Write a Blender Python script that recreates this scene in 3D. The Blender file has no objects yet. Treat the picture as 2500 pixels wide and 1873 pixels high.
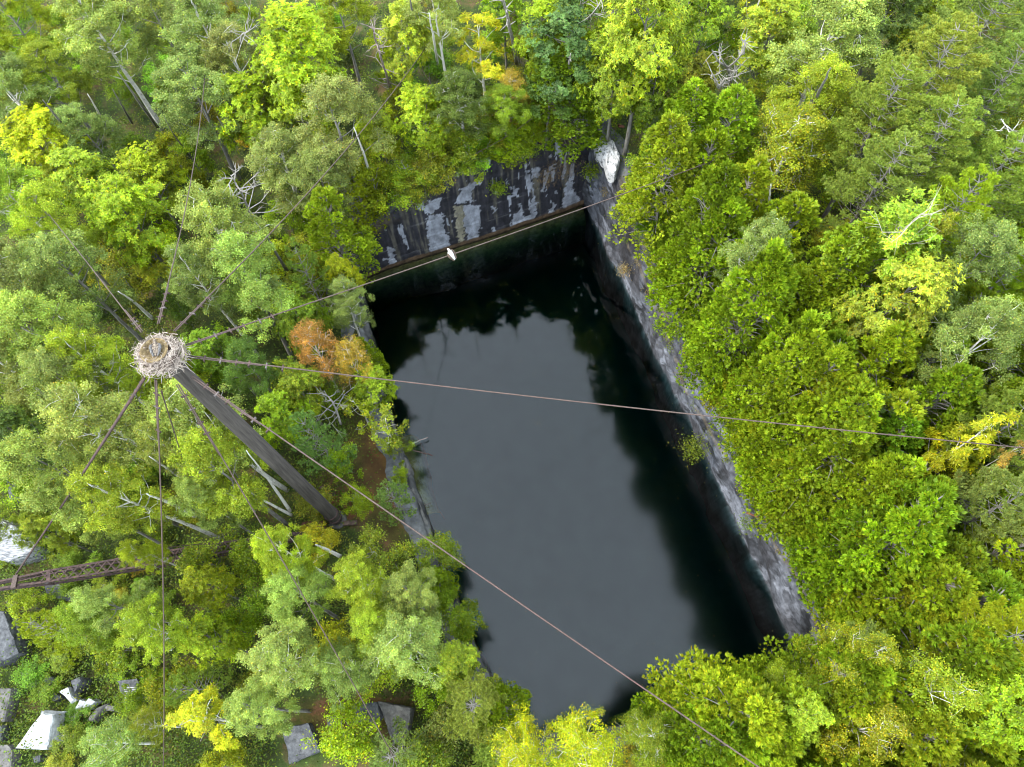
import bpy, math, random
import numpy as np
from mathutils import Vector, Matrix

random.seed(7)
R = np.random.default_rng(11)
SC = bpy.context.scene
COL = SC.collection

# ------------------------------------------------------------------ camera
W0, H0, F0 = 2500.0, 1873.0, 1735.0
CAMZ = 41.4
NAD = (1300.0, 1770.0)                      # where plumb lines meet in the photograph
d_ = np.array([NAD[0]-W0/2, -(NAD[1]-H0/2), -F0]); d_ /= np.linalg.norm(d_)
Zc = -d_
Xc = np.array([1.0, 0, 0]); Xc = Xc-(Xc@Zc)*Zc; Xc /= np.linalg.norm(Xc)
Yc = np.cross(Zc, Xc)
MW = np.array([Xc, Yc, Zc])                 # camera -> world
cam = bpy.data.cameras.new('camera'); camo = bpy.data.objects.new('camera', cam); COL.objects.link(camo)
cam.sensor_width = 36.0; cam.lens = F0/W0*36.0; cam.clip_end = 3000; cam.clip_start = 0.5
camo.matrix_world = Matrix.Translation((0, 0, CAMZ)) @ Matrix([list(r) for r in MW]).to_4x4()
SC.camera = camo

# ------------------------------------------------------------------ sky, sun, exposure
SUN_EL, SUN_AZ = math.radians(52), math.radians(262)      # azimuth clockwise from +Y: from the left
w = bpy.data.worlds.new("World"); SC.world = w; w.use_nodes = True
nt = w.node_tree; nt.nodes.clear()
sky = nt.nodes.new('ShaderNodeTexSky'); sky.sky_type = 'NISHITA'; sky.sun_disc = False
sky.sun_elevation = SUN_EL; sky.sun_rotation = SUN_AZ; sky.dust_density = 3; sky.air_density = 1.0
hs = nt.nodes.new('ShaderNodeHueSaturation'); hs.inputs['Saturation'].default_value = 0.30
nt.links.new(sky.outputs[0], hs.inputs['Color'])
tc = nt.nodes.new('ShaderNodeTexCoord')
nz = nt.nodes.new('ShaderNodeTexNoise'); nz.inputs['Scale'].default_value = 1.6; nz.inputs['Detail'].default_value = 4
nt.links.new(tc.outputs['Generated'], nz.inputs['Vector'])
cr = nt.nodes.new('ShaderNodeMapRange'); cr.inputs['From Min'].default_value = 0.3; cr.inputs['From Max'].default_value = 0.7
cr.inputs['To Min'].default_value = 11.0; cr.inputs['To Max'].default_value = 13.5
nt.links.new(nz.outputs['Fac'], cr.inputs['Value'])
cl = nt.nodes.new('ShaderNodeVectorMath'); cl.operation = 'SCALE'; cl.inputs[0].default_value = (0.76, 0.90, 1.04)
nt.links.new(cr.outputs['Result'], cl.inputs['Scale'])
mx = nt.nodes.new('ShaderNodeMix'); mx.data_type = 'RGBA'; mx.inputs['Factor'].default_value = 0.85   # cloud cover over the clear sky
nt.links.new(hs.outputs['Color'], mx.inputs[6]); nt.links.new(cl.outputs[0], mx.inputs[7])
bg = nt.nodes.new('ShaderNodeBackground'); bg.inputs['Strength'].default_value = 0.138
nt.links.new(mx.outputs[2], bg.inputs['Color'])
wo = nt.nodes.new('ShaderNodeOutputWorld'); nt.links.new(bg.outputs[0], wo.inputs[0])

sl = bpy.data.lights.new('sun', 'SUN'); sl.energy = 1.9; sl.angle = math.radians(12); sl.color = (1.0, 0.96, 0.88)
so = bpy.data.objects.new('sun', sl); COL.objects.link(so)
sd = Vector((math.sin(SUN_AZ)*math.cos(SUN_EL), math.cos(SUN_AZ)*math.cos(SUN_EL), math.sin(SUN_EL)))
so.rotation_euler = sd.to_track_quat('Z', 'Y').to_euler()
SC.view_settings.view_transform = 'Standard'; SC.view_settings.look = 'None'
SC.view_settings.gamma = 1; SC.view_settings.use_curve_mapping = False
SC.view_settings.exposure = 1.66
SC.cycles.max_bounces = 8; SC.cycles.diffuse_bounces = 4; SC.cycles.transmission_bounces = 4; SC.cycles.transparent_max_bounces = 8
SC.cycles.glossy_bounces = 3; SC.cycles.filter_width = 1.05; SC.cycles.denoising_prefilter = 'ACCURATE'

# ------------------------------------------------------------------ projection helpers (photo pixels, 2500 wide)
def ray(px, py):
    c = np.stack([np.asarray(px, float)-W0/2, -(np.asarray(py, float)-H0/2), np.full(np.shape(px), -F0)], -1)
    return c @ MW.T
def P(px, py, z):
    r = ray(px, py); k = (CAMZ-z)/(-r[..., 2])
    o = r*k[..., None] if np.ndim(k) else r*k
    return np.array([o[..., 0], o[..., 1], CAMZ+o[..., 2]]).T if np.ndim(k) else np.array([o[0], o[1], CAMZ+o[2]])
def proj(p):
    c = (np.asarray(p)-np.array([0, 0, CAMZ])) @ MW
    return np.stack([W0/2+F0*c[..., 0]/-c[..., 2], H0/2-F0*c[..., 1]/-c[..., 2]], -1)
K = 2500/2212.0
def D(x, y, z): return P(x*K, y*K, z)        # same, in 2212-wide pixels

# ------------------------------------------------------------------ noise
_T = R.random((64, 64, 64)).astype(np.float32)
def vnoise(x, y, z=0.0):
    x, y, z = np.broadcast_arrays(np.asarray(x, float), np.asarray(y, float), np.asarray(z, float))
    xi, yi, zi = np.floor(x).astype(int), np.floor(y).astype(int), np.floor(z).astype(int)
    fx, fy, fz = x-xi, y-yi, z-zi
    fx, fy, fz = [f*f*(3-2*f) for f in (fx, fy, fz)]
    o = 0
    for a in (0, 1):
        for b in (0, 1):
            for c in (0, 1):
                o = o + _T[(xi+a) % 64, (yi+b) % 64, (zi+c) % 64]*(fx if a else 1-fx)*(fy if b else 1-fy)*(fz if c else 1-fz)
    return o
def fbm(x, y, z=0.0, o=4):
    s, a, t = 0, 1.0, 0
    for i in range(o):
        s = s+a*vnoise(np.asarray(x)*2**i+17*i, np.asarray(y)*2**i+5*i, np.asarray(z)*2**i); t += a; a *= .5
    return s/t
def sstep(t): t = np.clip(t, 0, 1); return t*t*(3-2*t)

# ------------------------------------------------------------------ object helpers
def mesh_np(name, V, Fq, mat=None, color=None, smooth=False, uv=None):
    V = np.asarray(V, np.float32); Fq = np.asarray(Fq, np.int32)
    me = bpy.data.meshes.new(name); n = Fq.shape[1]
    me.vertices.add(len(V)); me.vertices.foreach_set('co', V.ravel())
    me.loops.add(Fq.size); me.loops.foreach_set('vertex_index', Fq.ravel())
    me.polygons.add(len(Fq)); me.polygons.foreach_set('loop_start', np.arange(0, Fq.size, n, dtype=np.int32))
    me.polygons.foreach_set('loop_total', np.full(len(Fq), n, np.int32))
    if smooth: me.polygons.foreach_set('use_smooth', np.ones(len(Fq), bool))
    me.update(calc_edges=True)
    if color is not None:
        c = np.ones((len(V), 4), np.float32); c[:, :3] = color
        a = me.color_attributes.new('tone', 'FLOAT_COLOR', 'POINT'); a.data.foreach_set('color', c.ravel())
    if mat: me.materials.append(mat)
    return me
def link(name, me, parent=None, mat=None):
    o = bpy.data.objects.new(name, me); COL.objects.link(o)
    if parent: o.parent = parent
    return o
def empty(name, loc, rz=0.0):
    o = bpy.data.objects.new(name, None); COL.objects.link(o); o.location = loc; o.rotation_euler = (0, 0, rz); o.empty_display_size = .3
    return o
def tag(o, label=None, cat=None, group=None, kind=None):
    if label: o['label'] = label
    if cat: o['category'] = cat
    if group: o['group'] = group
    if kind: o['kind'] = kind
    return o

class MB:
    def __init__(s): s.v = []; s.f = []; s.n = 0
    def add(s, V, F):
        V = np.asarray(V, float); s.v.append(V); s.f += [tuple(int(i)+s.n for i in f) for f in F]; s.n += len(V)
    def tube(s, pts, rad, k=6, cap=True):
        pts = np.asarray(pts, float); rad = np.broadcast_to(np.asarray(rad, float), (len(pts),))
        t = np.gradient(pts, axis=0); t /= np.linalg.norm(t, axis=1)[:, None]+1e-9
        up = np.array([0, 0, 1.0]) if abs(t[0][2]) < .9 else np.array([1.0, 0, 0])
        a = np.cross(t, up); a /= np.linalg.norm(a, axis=1)[:, None]+1e-9; b = np.cross(t, a)
        th = np.arange(k)/k*2*math.pi
        V = pts[:, None]+rad[:, None, None]*(np.cos(th)[None, :, None]*a[:, None]+np.sin(th)[None, :, None]*b[:, None])
        m = len(pts); F = [(i*k+j, i*k+(j+1) % k, (i+1)*k+(j+1) % k, (i+1)*k+j) for i in range(m-1) for j in range(k)]
        if cap: F += [tuple(range(k))[::-1], tuple((m-1)*k+j for j in range(k))]
        s.add(V.reshape(-1, 3), F)
    def box(s, c, sx, sy, sz, ax=None):
        ax = np.eye(3) if ax is None else np.asarray(ax)
        q = np.array([[x, y, z] for x in (-.5, .5) for y in (-.5, .5) for z in (-.5, .5)])*[sx, sy, sz]
        s.add(np.asarray(c)+q@ax, [(0, 1, 3, 2), (4, 6, 7, 5), (0, 4, 5, 1), (2, 3, 7, 6), (0, 2, 6, 4), (1, 5, 7, 3)])
    def beam(s, a, b, wd, ht, up=(0, 0, 1)):
        a, b = np.asarray(a, float), np.asarray(b, float); x = b-a; L = np.linalg.norm(x); x /= L
        y = np.cross(up, x); y /= np.linalg.norm(y); z = np.cross(x, y)
        s.box((a+b)/2, L, wd, ht, [x, y, z])
    def mesh(s, name, mat, smooth=False):
        me = bpy.data.meshes.new(name); me.from_pydata(np.concatenate(s.v).tolist(), [], s.f)
        if smooth:
            me.polygons.foreach_set('use_smooth', np.ones(len(me.polygons), bool))
        me.materials.append(mat); me.update(); return me
    def build(s, name, mat, parent=None, smooth=False): return link(name, s.mesh(name, mat, smooth), parent)

# ------------------------------------------------------------------ materials
def newmat(name):
    m = bpy.data.materials.new(name); m.use_nodes = True; t = m.node_tree; t.nodes.clear()
    return m, t, t.nodes, t.links
ALB = .66                                     # every mineral, wood and metal tone below is scaled by this
def principled(name, c1, c2, scale=3.0, rough=.9, bump=.3, stretch=(1, 1, 1), detail=6, c3=None, bscale=None, coord='Object', vcol=False, metal=0.0, thr=(.35, .65)):
    c1, c2 = [v*ALB for v in c1], [v*ALB for v in c2]; c3 = [v*ALB for v in c3] if c3 else None
    m, t, N, L = newmat(name)
    o = N.new('ShaderNodeOutputMaterial'); p = N.new('ShaderNodeBsdfPrincipled'); L.new(p.outputs[0], o.inputs[0])
    p.inputs['Roughness'].default_value = rough; p.inputs['Metallic'].default_value = metal; p.inputs['Specular IOR Level'].default_value = .25
    tc = N.new('ShaderNodeTexCoord'); mp = N.new('ShaderNodeMapping'); mp.inputs['Scale'].default_value = stretch; L.new(tc.outputs[coord], mp.inputs[0])
    n = N.new('ShaderNodeTexNoise'); n.inputs['Scale'].default_value = scale; n.inputs['Detail'].default_value = detail; n.inputs['Roughness'].default_value = .65
    L.new(mp.outputs[0], n.inputs['Vector'])
    r = N.new('ShaderNodeValToRGB'); e = r.color_ramp.elements
    e[0].position, e[1].position = thr; e[0].color = (*c1, 1); e[1].color = (*c2, 1)
    if c3: x = e.new((thr[0]+thr[1])/2); x.color = (*c3, 1)
    L.new(n.outputs['Fac'], r.inputs[0]); src = r.outputs[0]
    if vcol:
        a = N.new('ShaderNodeVertexColor'); a.layer_name = 'tone'
        q = N.new('ShaderNodeMix'); q.data_type = 'RGBA'; q.blend_type = 'MULTIPLY'; q.inputs['Factor'].default_value = 1
        L.new(src, q.inputs[6]); L.new(a.outputs[0], q.inputs[7]); src = q.outputs[2]
    L.new(src, p.inputs['Base Color'])
    if bump:
        n2 = N.new('ShaderNodeTexNoise'); n2.inputs['Scale'].default_value = bscale or scale*4; n2.inputs['Detail'].default_value = 5
        L.new(mp.outputs[0], n2.inputs['Vector'])
        b = N.new('ShaderNodeBump'); b.inputs['Strength'].default_value = bump; b.inputs['Distance'].default_value = .05
        L.new(n2.outputs['Fac'], b.inputs['Height']); L.new(b.outputs[0], p.inputs['Normal'])
    return m
def leafmat(name, trans=.35, rough=.6):
    m, t, N, L = newmat(name)
    o = N.new('ShaderNodeOutputMaterial'); a = N.new('ShaderNodeVertexColor'); a.layer_name = 'tone'
    oi = N.new('ShaderNodeObjectInfo')
    q = N.new('ShaderNodeMix'); q.data_type = 'RGBA'; q.blend_type = 'MULTIPLY'; q.inputs['Factor'].default_value = 1
    L.new(a.outputs[0], q.inputs[6]); L.new(oi.outputs['Color'], q.inputs[7])
    df = N.new('ShaderNodeBsdfDiffuse'); tr = N.new('ShaderNodeBsdfTranslucent'); gl = N.new('ShaderNodeBsdfGlossy')
    gl.inputs['Roughness'].default_value = rough; gl.inputs['Color'].default_value = (.9, .95, 1, 1)
    L.new(q.outputs[2], df.inputs[0])
    ht = N.new('ShaderNodeMix'); ht.data_type = 'RGBA'; ht.blend_type = 'MULTIPLY'; ht.inputs['Factor'].default_value = 1; ht.inputs[7].default_value = (1.15, 1.25, .45, 1)
    L.new(q.outputs[2], ht.inputs[6]); L.new(ht.outputs[2], tr.inputs[0])
    s = N.new('ShaderNodeMixShader'); s.inputs[0].default_value = trans; L.new(df.outputs[0], s.inputs[1]); L.new(tr.outputs[0], s.inputs[2])
    s2 = N.new('ShaderNodeMixShader'); s2.inputs[0].default_value = .012; L.new(s.outputs[0], s2.inputs[1]); L.new(gl.outputs[0], s2.inputs[2])
    L.new(s2.outputs[0], o.inputs[0]); return m

M_leaf = leafmat('leaf', .28, .5)
M_needle = leafmat('needle', .16, .6)
M_bark = principled('grey_bark', (.14, .12, .10), (.33, .31, .27), 6, .95, .5, (1, 1, .25))
M_birch = principled('birch_bark', (.12, .10, .085), (.86, .80, .71), 5, .9, .3, (.6, .6, 3.2), thr=(.34, .46))
M_dead = principled('bleached_wood', (.22, .19, .16), (.46, .42, .37), 8, .9, .4, (1, 1, .3))
M_brownwood = principled('weathered_brown_wood', (.07, .045, .035), (.20, .13, .10), 5, .95, .5, (1, 1, .2))
M_wood = principled('mast_wood', (.048, .039, .033), (.125, .105, .090), 3.2, .9, .8, (3, 3, .14), bscale=9, detail=9, thr=(.34, .66))
M_rust = principled('rusty_steel', (.045, .028, .026), (.13, .075, .06), 7, .8, .3, c3=(.08, .05, .045))
M_rustlight = principled('rusty_cable', (.065, .042, .033), (.14, .095, .078), 14, .7, .2)
M_redwood = principled('split_red_timber', (.10, .04, .025), (.25, .10, .06), 6, .95, .6, (.3, 2, 2))
M_metal = principled('clamp_metal', (.06, .05, .045), (.20, .165, .155), 9, .6, .1)
M_stick = principled('nest_sticks', (.20, .155, .12), (.52, .44, .37), 5, .95, .3, vcol=False)
_t = M_stick.node_tree; _p = [n for n in _t.nodes if n.type == 'BSDF_PRINCIPLED'][0]; _g = _t.nodes.new('ShaderNodeNewGeometry'); _r = _t.nodes.new('ShaderNodeValToRGB')
_r.color_ramp.elements[0].color = (.055, .038, .028, 1); _r.color_ramp.elements[1].color = (.46, .385, .32, 1); _e = _r.color_ramp.elements.new(.35); _e.color = (.25, .195, .155, 1)
_t.links.new(_g.outputs['Random Per Island'], _r.inputs[0]); _t.links.new(_r.outputs[0], _p.inputs['Base Color'])
M_straw = principled('nest_straw', (.20, .13, .06), (.50, .38, .20), 12, .95, .5)
M_rock = principled('wall_rock', (.55, .55, .55), (1.25, 1.25, 1.25), 2.2, .75, .6, (1, 1, .6), 10, bscale=5, vcol=True)
M_marble = principled('cut_marble', (.30, .295, .29), (.55, .545, .53), 2.5, .8, .35, detail=10, bscale=12)
M_stripe = principled('striped_pale_marble', (.13, .13, .14), (.50, .49, .48), 3.0, .85, .5, (1.2, 7, 1.2), detail=9, bscale=12, thr=(.40, .60))
M_grey = principled('weathered_marble', (.045, .045, .048), (.15, .15, .155), 3.5, .85, .6, detail=10, bscale=14)
M_slabr = principled('lichen_stone', (.09, .083, .075), (.21, .195, .175), 3.0, .9, .6, detail=10, c3=(.15, .137, .125), bscale=10)
M_mossrock = principled('drowned_ledge', (.10, .06, .02), (.22, .16, .05), 2.5, 1.0, .5, detail=8)
M_ground = principled('forest_floor', (.05, .045, .015), (.17, .085, .05), .55, .98, .8, detail=12, c3=(.075, .075, .02), bscale=9, thr=(.38, .62), vcol=True)
M_pit = principled('murky_depth', (.10, .45, .40), (.16, .60, .52), .5, 1.0, 0)
M_white = principled('white_feathers', (.55, .52, .48), (.85, .84, .80), 30, .9, .1)
M_brownf = principled('brown_feathers', (.05, .03, .02), (.16, .11, .08), 28, .9, .1)

# ------------------------------------------------------------------ quarry outline (world, water level)
ZW = -2.5
back_px = [(885, 681), (950, 654), (1054, 621), (1100, 607), (1243, 562), (1370, 518), (1421, 499)]
right_px = [(1421, 499), (1453, 547), (1485, 632), (1503, 656), (1544, 744), (1573, 803), (1629, 930), (1677, 1022), (1740, 1153), (1787, 1255), (1820, 1327), (1871, 1430), (1917, 1542), (1940, 1590)]
front_px = [(1940, 1590), (1870, 1635), (1760, 1685), (1600, 1745), (1420, 1800), (1310, 1790), (1245, 1740)]
left_px = [(1245, 1740), (1190, 1640), (1150, 1550), (1110, 1450), (1075, 1350), (1050, 1290), (1040, 1255), (1013, 1191), (1003, 1135), (972, 1065), (948, 997), (928, 900), (902, 790), (885, 681)]
def topts(l): return np.array([P(a, b, ZW)[:2] for a, b in l])
Bk, Rt, Fr, Lf = map(topts, (back_px, right_px, front_px, left_px))
PIT = np.concatenate([Bk[:-1], Rt[:-1], Fr[:-1], Lf[:-1]])
def inpoly(x, y, poly):
    x, y = np.asarray(x), np.asarray(y); c = np.zeros(x.shape, bool); n = len(poly); j = n-1
    for i in range(n):
        xi, yi = poly[i]; xj, yj = poly[j]
        c ^= ((yi > y) != (yj > y)) & (x < (xj-xi)*(y-yi)/(yj-yi+1e-12)+xi); j = i
    return c
def dpoly(x, y, poly):
    x, y = np.asarray(x, float), np.asarray(y, float); d = np.full(x.shape, 1e9); n = len(poly)
    for i in range(n):
        a, b = poly[i], poly[(i+1) % n]; v = b-a
        t = np.clip(((x-a[0])*v[0]+(y-a[1])*v[1])/(v@v), 0, 1)
        d = np.minimum(d, np.hypot(x-a[0]-t*v[0], y-a[1]-t*v[1]))
    return d
def ground(x, y):
    x, y = np.asarray(x, float), np.asarray(y, float)
    a = x+.55*(y-10)
    h = 4.9*sstep((a+7)/18)
    d = dpoly(x, y, PIT)
    h = h-1.0*np.exp(-(d/4.0)**2)*(1-sstep((a+5)/4))
    far = sstep((np.hypot(x, y-20)-60)/200)
    return h+(fbm(x*.22, y*.22, 3.1)-.5)*1.0*np.minimum(1, d/3+.15)+(fbm(x*1.1, y*1.1, 7.)-.5)*.25*np.minimum(1, d/2)+far*4*(fbm(x*.02, y*.02)-.5)

xs = np.concatenate([np.linspace(-900, -62, 18)[:-1], np.arange(-62, 62, .5), np.linspace(62, 900, 18)])
ys = np.concatenate([np.linspace(-800, -22, 16)[:-1], np.arange(-22, 76, .5), np.linspace(76, 1000, 18)])
gx, gy = np.meshgrid(xs, ys)
V = np.stack([gx, gy, ground(gx, gy)], -1).reshape(-1, 3)
ny, nx = gx.shape
ii, jj = np.meshgrid(np.arange(ny-1), np.arange(nx-1), indexing='ij')
Fq = np.stack([ii*nx+jj, ii*nx+jj+1, (ii+1)*nx+jj+1, (ii+1)*nx+jj], -1).reshape(-1, 4)
cx, cy = V[Fq, 0].mean(1), V[Fq, 1].mean(1)
keep = ~(inpoly(cx, cy, PIT) | (dpoly(cx, cy, PIT) < .75))
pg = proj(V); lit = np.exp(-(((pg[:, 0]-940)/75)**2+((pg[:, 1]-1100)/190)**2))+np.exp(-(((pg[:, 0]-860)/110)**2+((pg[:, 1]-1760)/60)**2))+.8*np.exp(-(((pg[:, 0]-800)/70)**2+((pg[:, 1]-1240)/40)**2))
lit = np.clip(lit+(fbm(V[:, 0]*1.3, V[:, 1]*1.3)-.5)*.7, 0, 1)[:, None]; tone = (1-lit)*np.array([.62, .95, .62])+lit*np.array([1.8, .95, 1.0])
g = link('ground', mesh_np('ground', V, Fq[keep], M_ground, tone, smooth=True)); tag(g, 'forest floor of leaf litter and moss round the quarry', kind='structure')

# ------------------------------------------------------------------ rock faces of the quarry
def resample(pts, step):
    pts = np.asarray(pts); s = np.concatenate([[0], np.cumsum(np.hypot(*np.diff(pts, axis=0).T))])
    n = max(2, int(s[-1]/step)+1); q = np.linspace(0, s[-1], n)
    return np.stack([np.interp(q, s, pts[:, 0]), np.interp(q, s, pts[:, 1])], -1), q
def ext(p, a=1.2, b=1.2):
    p = np.asarray(p); u0 = p[0]-p[1]; u1 = p[-1]-p[-2]
    return np.concatenate([[p[0]+u0/np.linalg.norm(u0)*a], p, [p[-1]+u1/np.linalg.norm(u1)*b]])
def wall(name, pts, step, prof, colour, label, zb=-7.0, rows=None, lip=1.7, mat=None):
    p, s = resample(pts, step)
    t = np.gradient(p, axis=0); t /= np.linalg.norm(t, axis=1)[:, None]
    k = max(1, int(.5/step)); ker = np.ones(2*k+1)/(2*k+1)
    t = np.stack([np.convolve(np.pad(t[:, i], k, 'edge'), ker, 'valid') for i in (0, 1)], -1); t /= np.linalg.norm(t, axis=1)[:, None]
    n = np.stack([-t[:, 1], t[:, 0]], -1)                 # outward (polygon runs clockwise)
    top = ground(p[:, 0]+n[:, 0]*1.3, p[:, 1]+n[:, 1]*1.3)+.08
    top = np.maximum(top, ZW+.5)
    m = rows or 90
    zt = np.concatenate([[0, .12, .2, .26], np.linspace(.3, 1, m-4)])
    Z = np.empty((len(p), m)); 
    for i in range(m):
        Z[:, i] = zb+(ZW-.1-zb)*zt[i]/.3 if zt[i] <= .3 else (ZW-.1)+(top-ZW+.1)*(zt[i]-.3)/.7
    S = np.repeat(s[:, None], m, 1); HF = (Z-ZW)/(top[:, None]-ZW)
    off = prof(S, Z, HF)
    XY = p[:, None, :]+n[:, None, :]*off[..., None]
    V = np.concatenate([XY, Z[..., None]], -1)
    # rock lip running back under the soil
    lo = np.array([.25, .55, .9, 1.3, lip]); dz = np.array([.03, .04, .0, -.10, -.5])
    cap = np.stack([np.concatenate([p+n*(off[:, -1:]+l), (top+z+(fbm(s*.9, l*2, 4.)-.5)*.22)[:, None]], -1) for l, z in zip(lo, dz)], 1)
    C1 = colour(S, Z, HF, V)
    C1 = np.where((Z < ZW-.12)[..., None], C1*.35, C1)  # underwater dimness painted into the rock colour below the surface
    C2 = np.full(cap.shape, .15)*(.6+.8*fbm(cap[..., 0]*2, cap[..., 1]*2)[..., None])
    V = np.concatenate([V, cap], 1); C = np.concatenate([C1, C2], 1); mm = V.shape[1]
    a, b = np.meshgrid(np.arange(len(p)-1), np.arange(mm-1), indexing='ij')
    Fq = np.stack([a*mm+b, a*mm+b+1, (a+1)*mm+b+1, (a+1)*mm+b], -1).reshape(-1, 4)
    o = link(name, mesh_np(name, V.reshape(-1, 3), Fq, mat or M_rock, C.reshape(-1, 3), smooth=True))
    tag(o, label, kind='structure'); return o

c3 = lambda x, y: (820+x/3.072, 300+y/3.072)
LIGHT = [[(690, 700), (800, 680), (812, 780), (850, 880), (860, 940), (720, 985), (700, 900), (680, 800)],
         [(960, 610), (1075, 620), (1085, 700), (1080, 860), (1000, 895), (970, 800)],
         [(380, 930), (430, 930), (440, 1000), (462, 1075), (405, 1085)],
         [(650, 630), (700, 590), (780, 560), (785, 620), (740, 670), (680, 690)],
         [(1310, 720), (1380, 650), (1380, 600), (1405, 650), (1400, 700), (1460, 690), (1490, 640), (1500, 720), (1480, 740), (1310, 805)],
         [(1455, 440), (1485, 450), (1487, 560), (1505, 600), (1495, 720), (1455, 690), (1470, 560)],
         [(1740, 400), (1780, 420), (1775, 520), (1835, 570), (1825, 610), (1690, 672), (1712, 540)],
         [(1620, 575), (1648, 620), (1643, 670), (1598, 690)], [(1470, 335), (1518, 335), (1518, 400), (1456, 410)],
         [(930, 505), (1080, 420), (1092, 460), (1000, 520), (1045, 585), (900, 605)], [(1322, 485), (1362, 485), (1357, 555), (1328, 555)],
         [(1165, 630), (1205, 640), (1180, 685)], [(1275, 430), (1295, 430), (1292, 462), (1276, 462)], [(1550, 480), (1575, 480), (1572, 522), (1550, 522)]]
LIGHT = [np.array([c3(*q) for q in pl]) for pl in LIGHT]
TAN = np.array([c3(*q) for q in [(880, 625), (960, 615), (966, 905), (925, 905), (905, 760)]])
def seams(Z, S):
    zz = Z+.035*S+.05*np.sin(S*.7); out = 0
    for z0 in (-1.5, -.35, 1.3, 3.1): out = out+np.exp(-((zz-z0-.34*(fbm(S*.45, z0)-.5))/.035)**2)
    return np.clip(out, 0, 1)
def prof_back(S, Z, H):
    o = .16*(fbm(S*.6, Z*.5, 1.)-.5)+.05*(fbm(S*3, Z*3, 2.)-.5)
    for z0 in (-1.55, -.15, 1.35, 2.7, 4.0): o = o+.045*sstep((Z+.035*S-z0)/.05)
    o = o+.25*seams(Z, S)*.2*fbm(S*2, Z)
    return o+.5*sstep((H-.88)/.12)*fbm(S*1.2, 2.)+np.where(Z < ZW-.05, 0.0, 0)
def col_back(S, Z, H, V):
    pp = proj(V); jx = (fbm(S*5, Z*3.5, 9.)-.5)*15+(fbm(S*.9, Z*6, 2.)-.5)*12; jy = (fbm(S*4, Z*5, 6.)-.5)*12
    x, y = pp[..., 0]+jx, pp[..., 1]+jy
    st = fbm(S*2.6, Z*.22, 3.); st2 = fbm(S*6.5, Z*.45, 8.)
    c = np.empty(S.shape+(3,)); c[:] = np.array([.030, .029, .036])*(.35+1.3*st2[..., None])
    a = .75*sstep((st-.50)/.10)[..., None]*sstep((st2-.38)/.2)[..., None]
    c = c*(1-a)+a*np.array([.13, .118, .092])
    lt = np.zeros(S.shape, bool)
    for pl in LIGHT: lt |= inpoly(x, y, pl)
    lt |= (fbm(S*2.4, Z*.35, 21.) > .70) & (fbm(S*.8, Z*1.5, 22.) > .46)
    v = (.33+.20*(fbm(S*2, Z*1.5, 5.)-.5)+.08*(st2-.5))[..., None]*np.array([.94, .97, 1.10])
    c = np.where(lt[..., None], v, c)
    tn = inpoly(x, y, TAN)
    c = np.where(tn[..., None], np.array([.26, .235, .17])*(.5+st2[..., None]), c)
    sm = (seams(Z, S)*sstep((fbm(S*1.1, Z*.4, 13.)-.46)/.12)*.6)[..., None]
    c = c*(1-sm)+sm*np.array([.16, .155, .15])
    b = sstep((.42+.15*(fbm(S*2, 1.)-.5)-(Z-ZW))/.1)[..., None]
    c = c*(1-b)+b*np.array([.10, .062, .035])*(.6+.8*fbm(S*3, Z*6)[..., None])
    br = (sstep((H-.78)/.15)*sstep((fbm(S*1.2, Z*1.2, 31.)-.50)/.15))[..., None]
    return (c*(1-br)+br*np.array([.07, .055, .035]))*1.15
Bk2 = ext(Bk)
Rt2 = ext(Rt, 1.0, 2.0)
wall('cliff', Bk2, .07, prof_back, col_back, 'black and pale streaked marble face at the far end of the pool')

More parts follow.
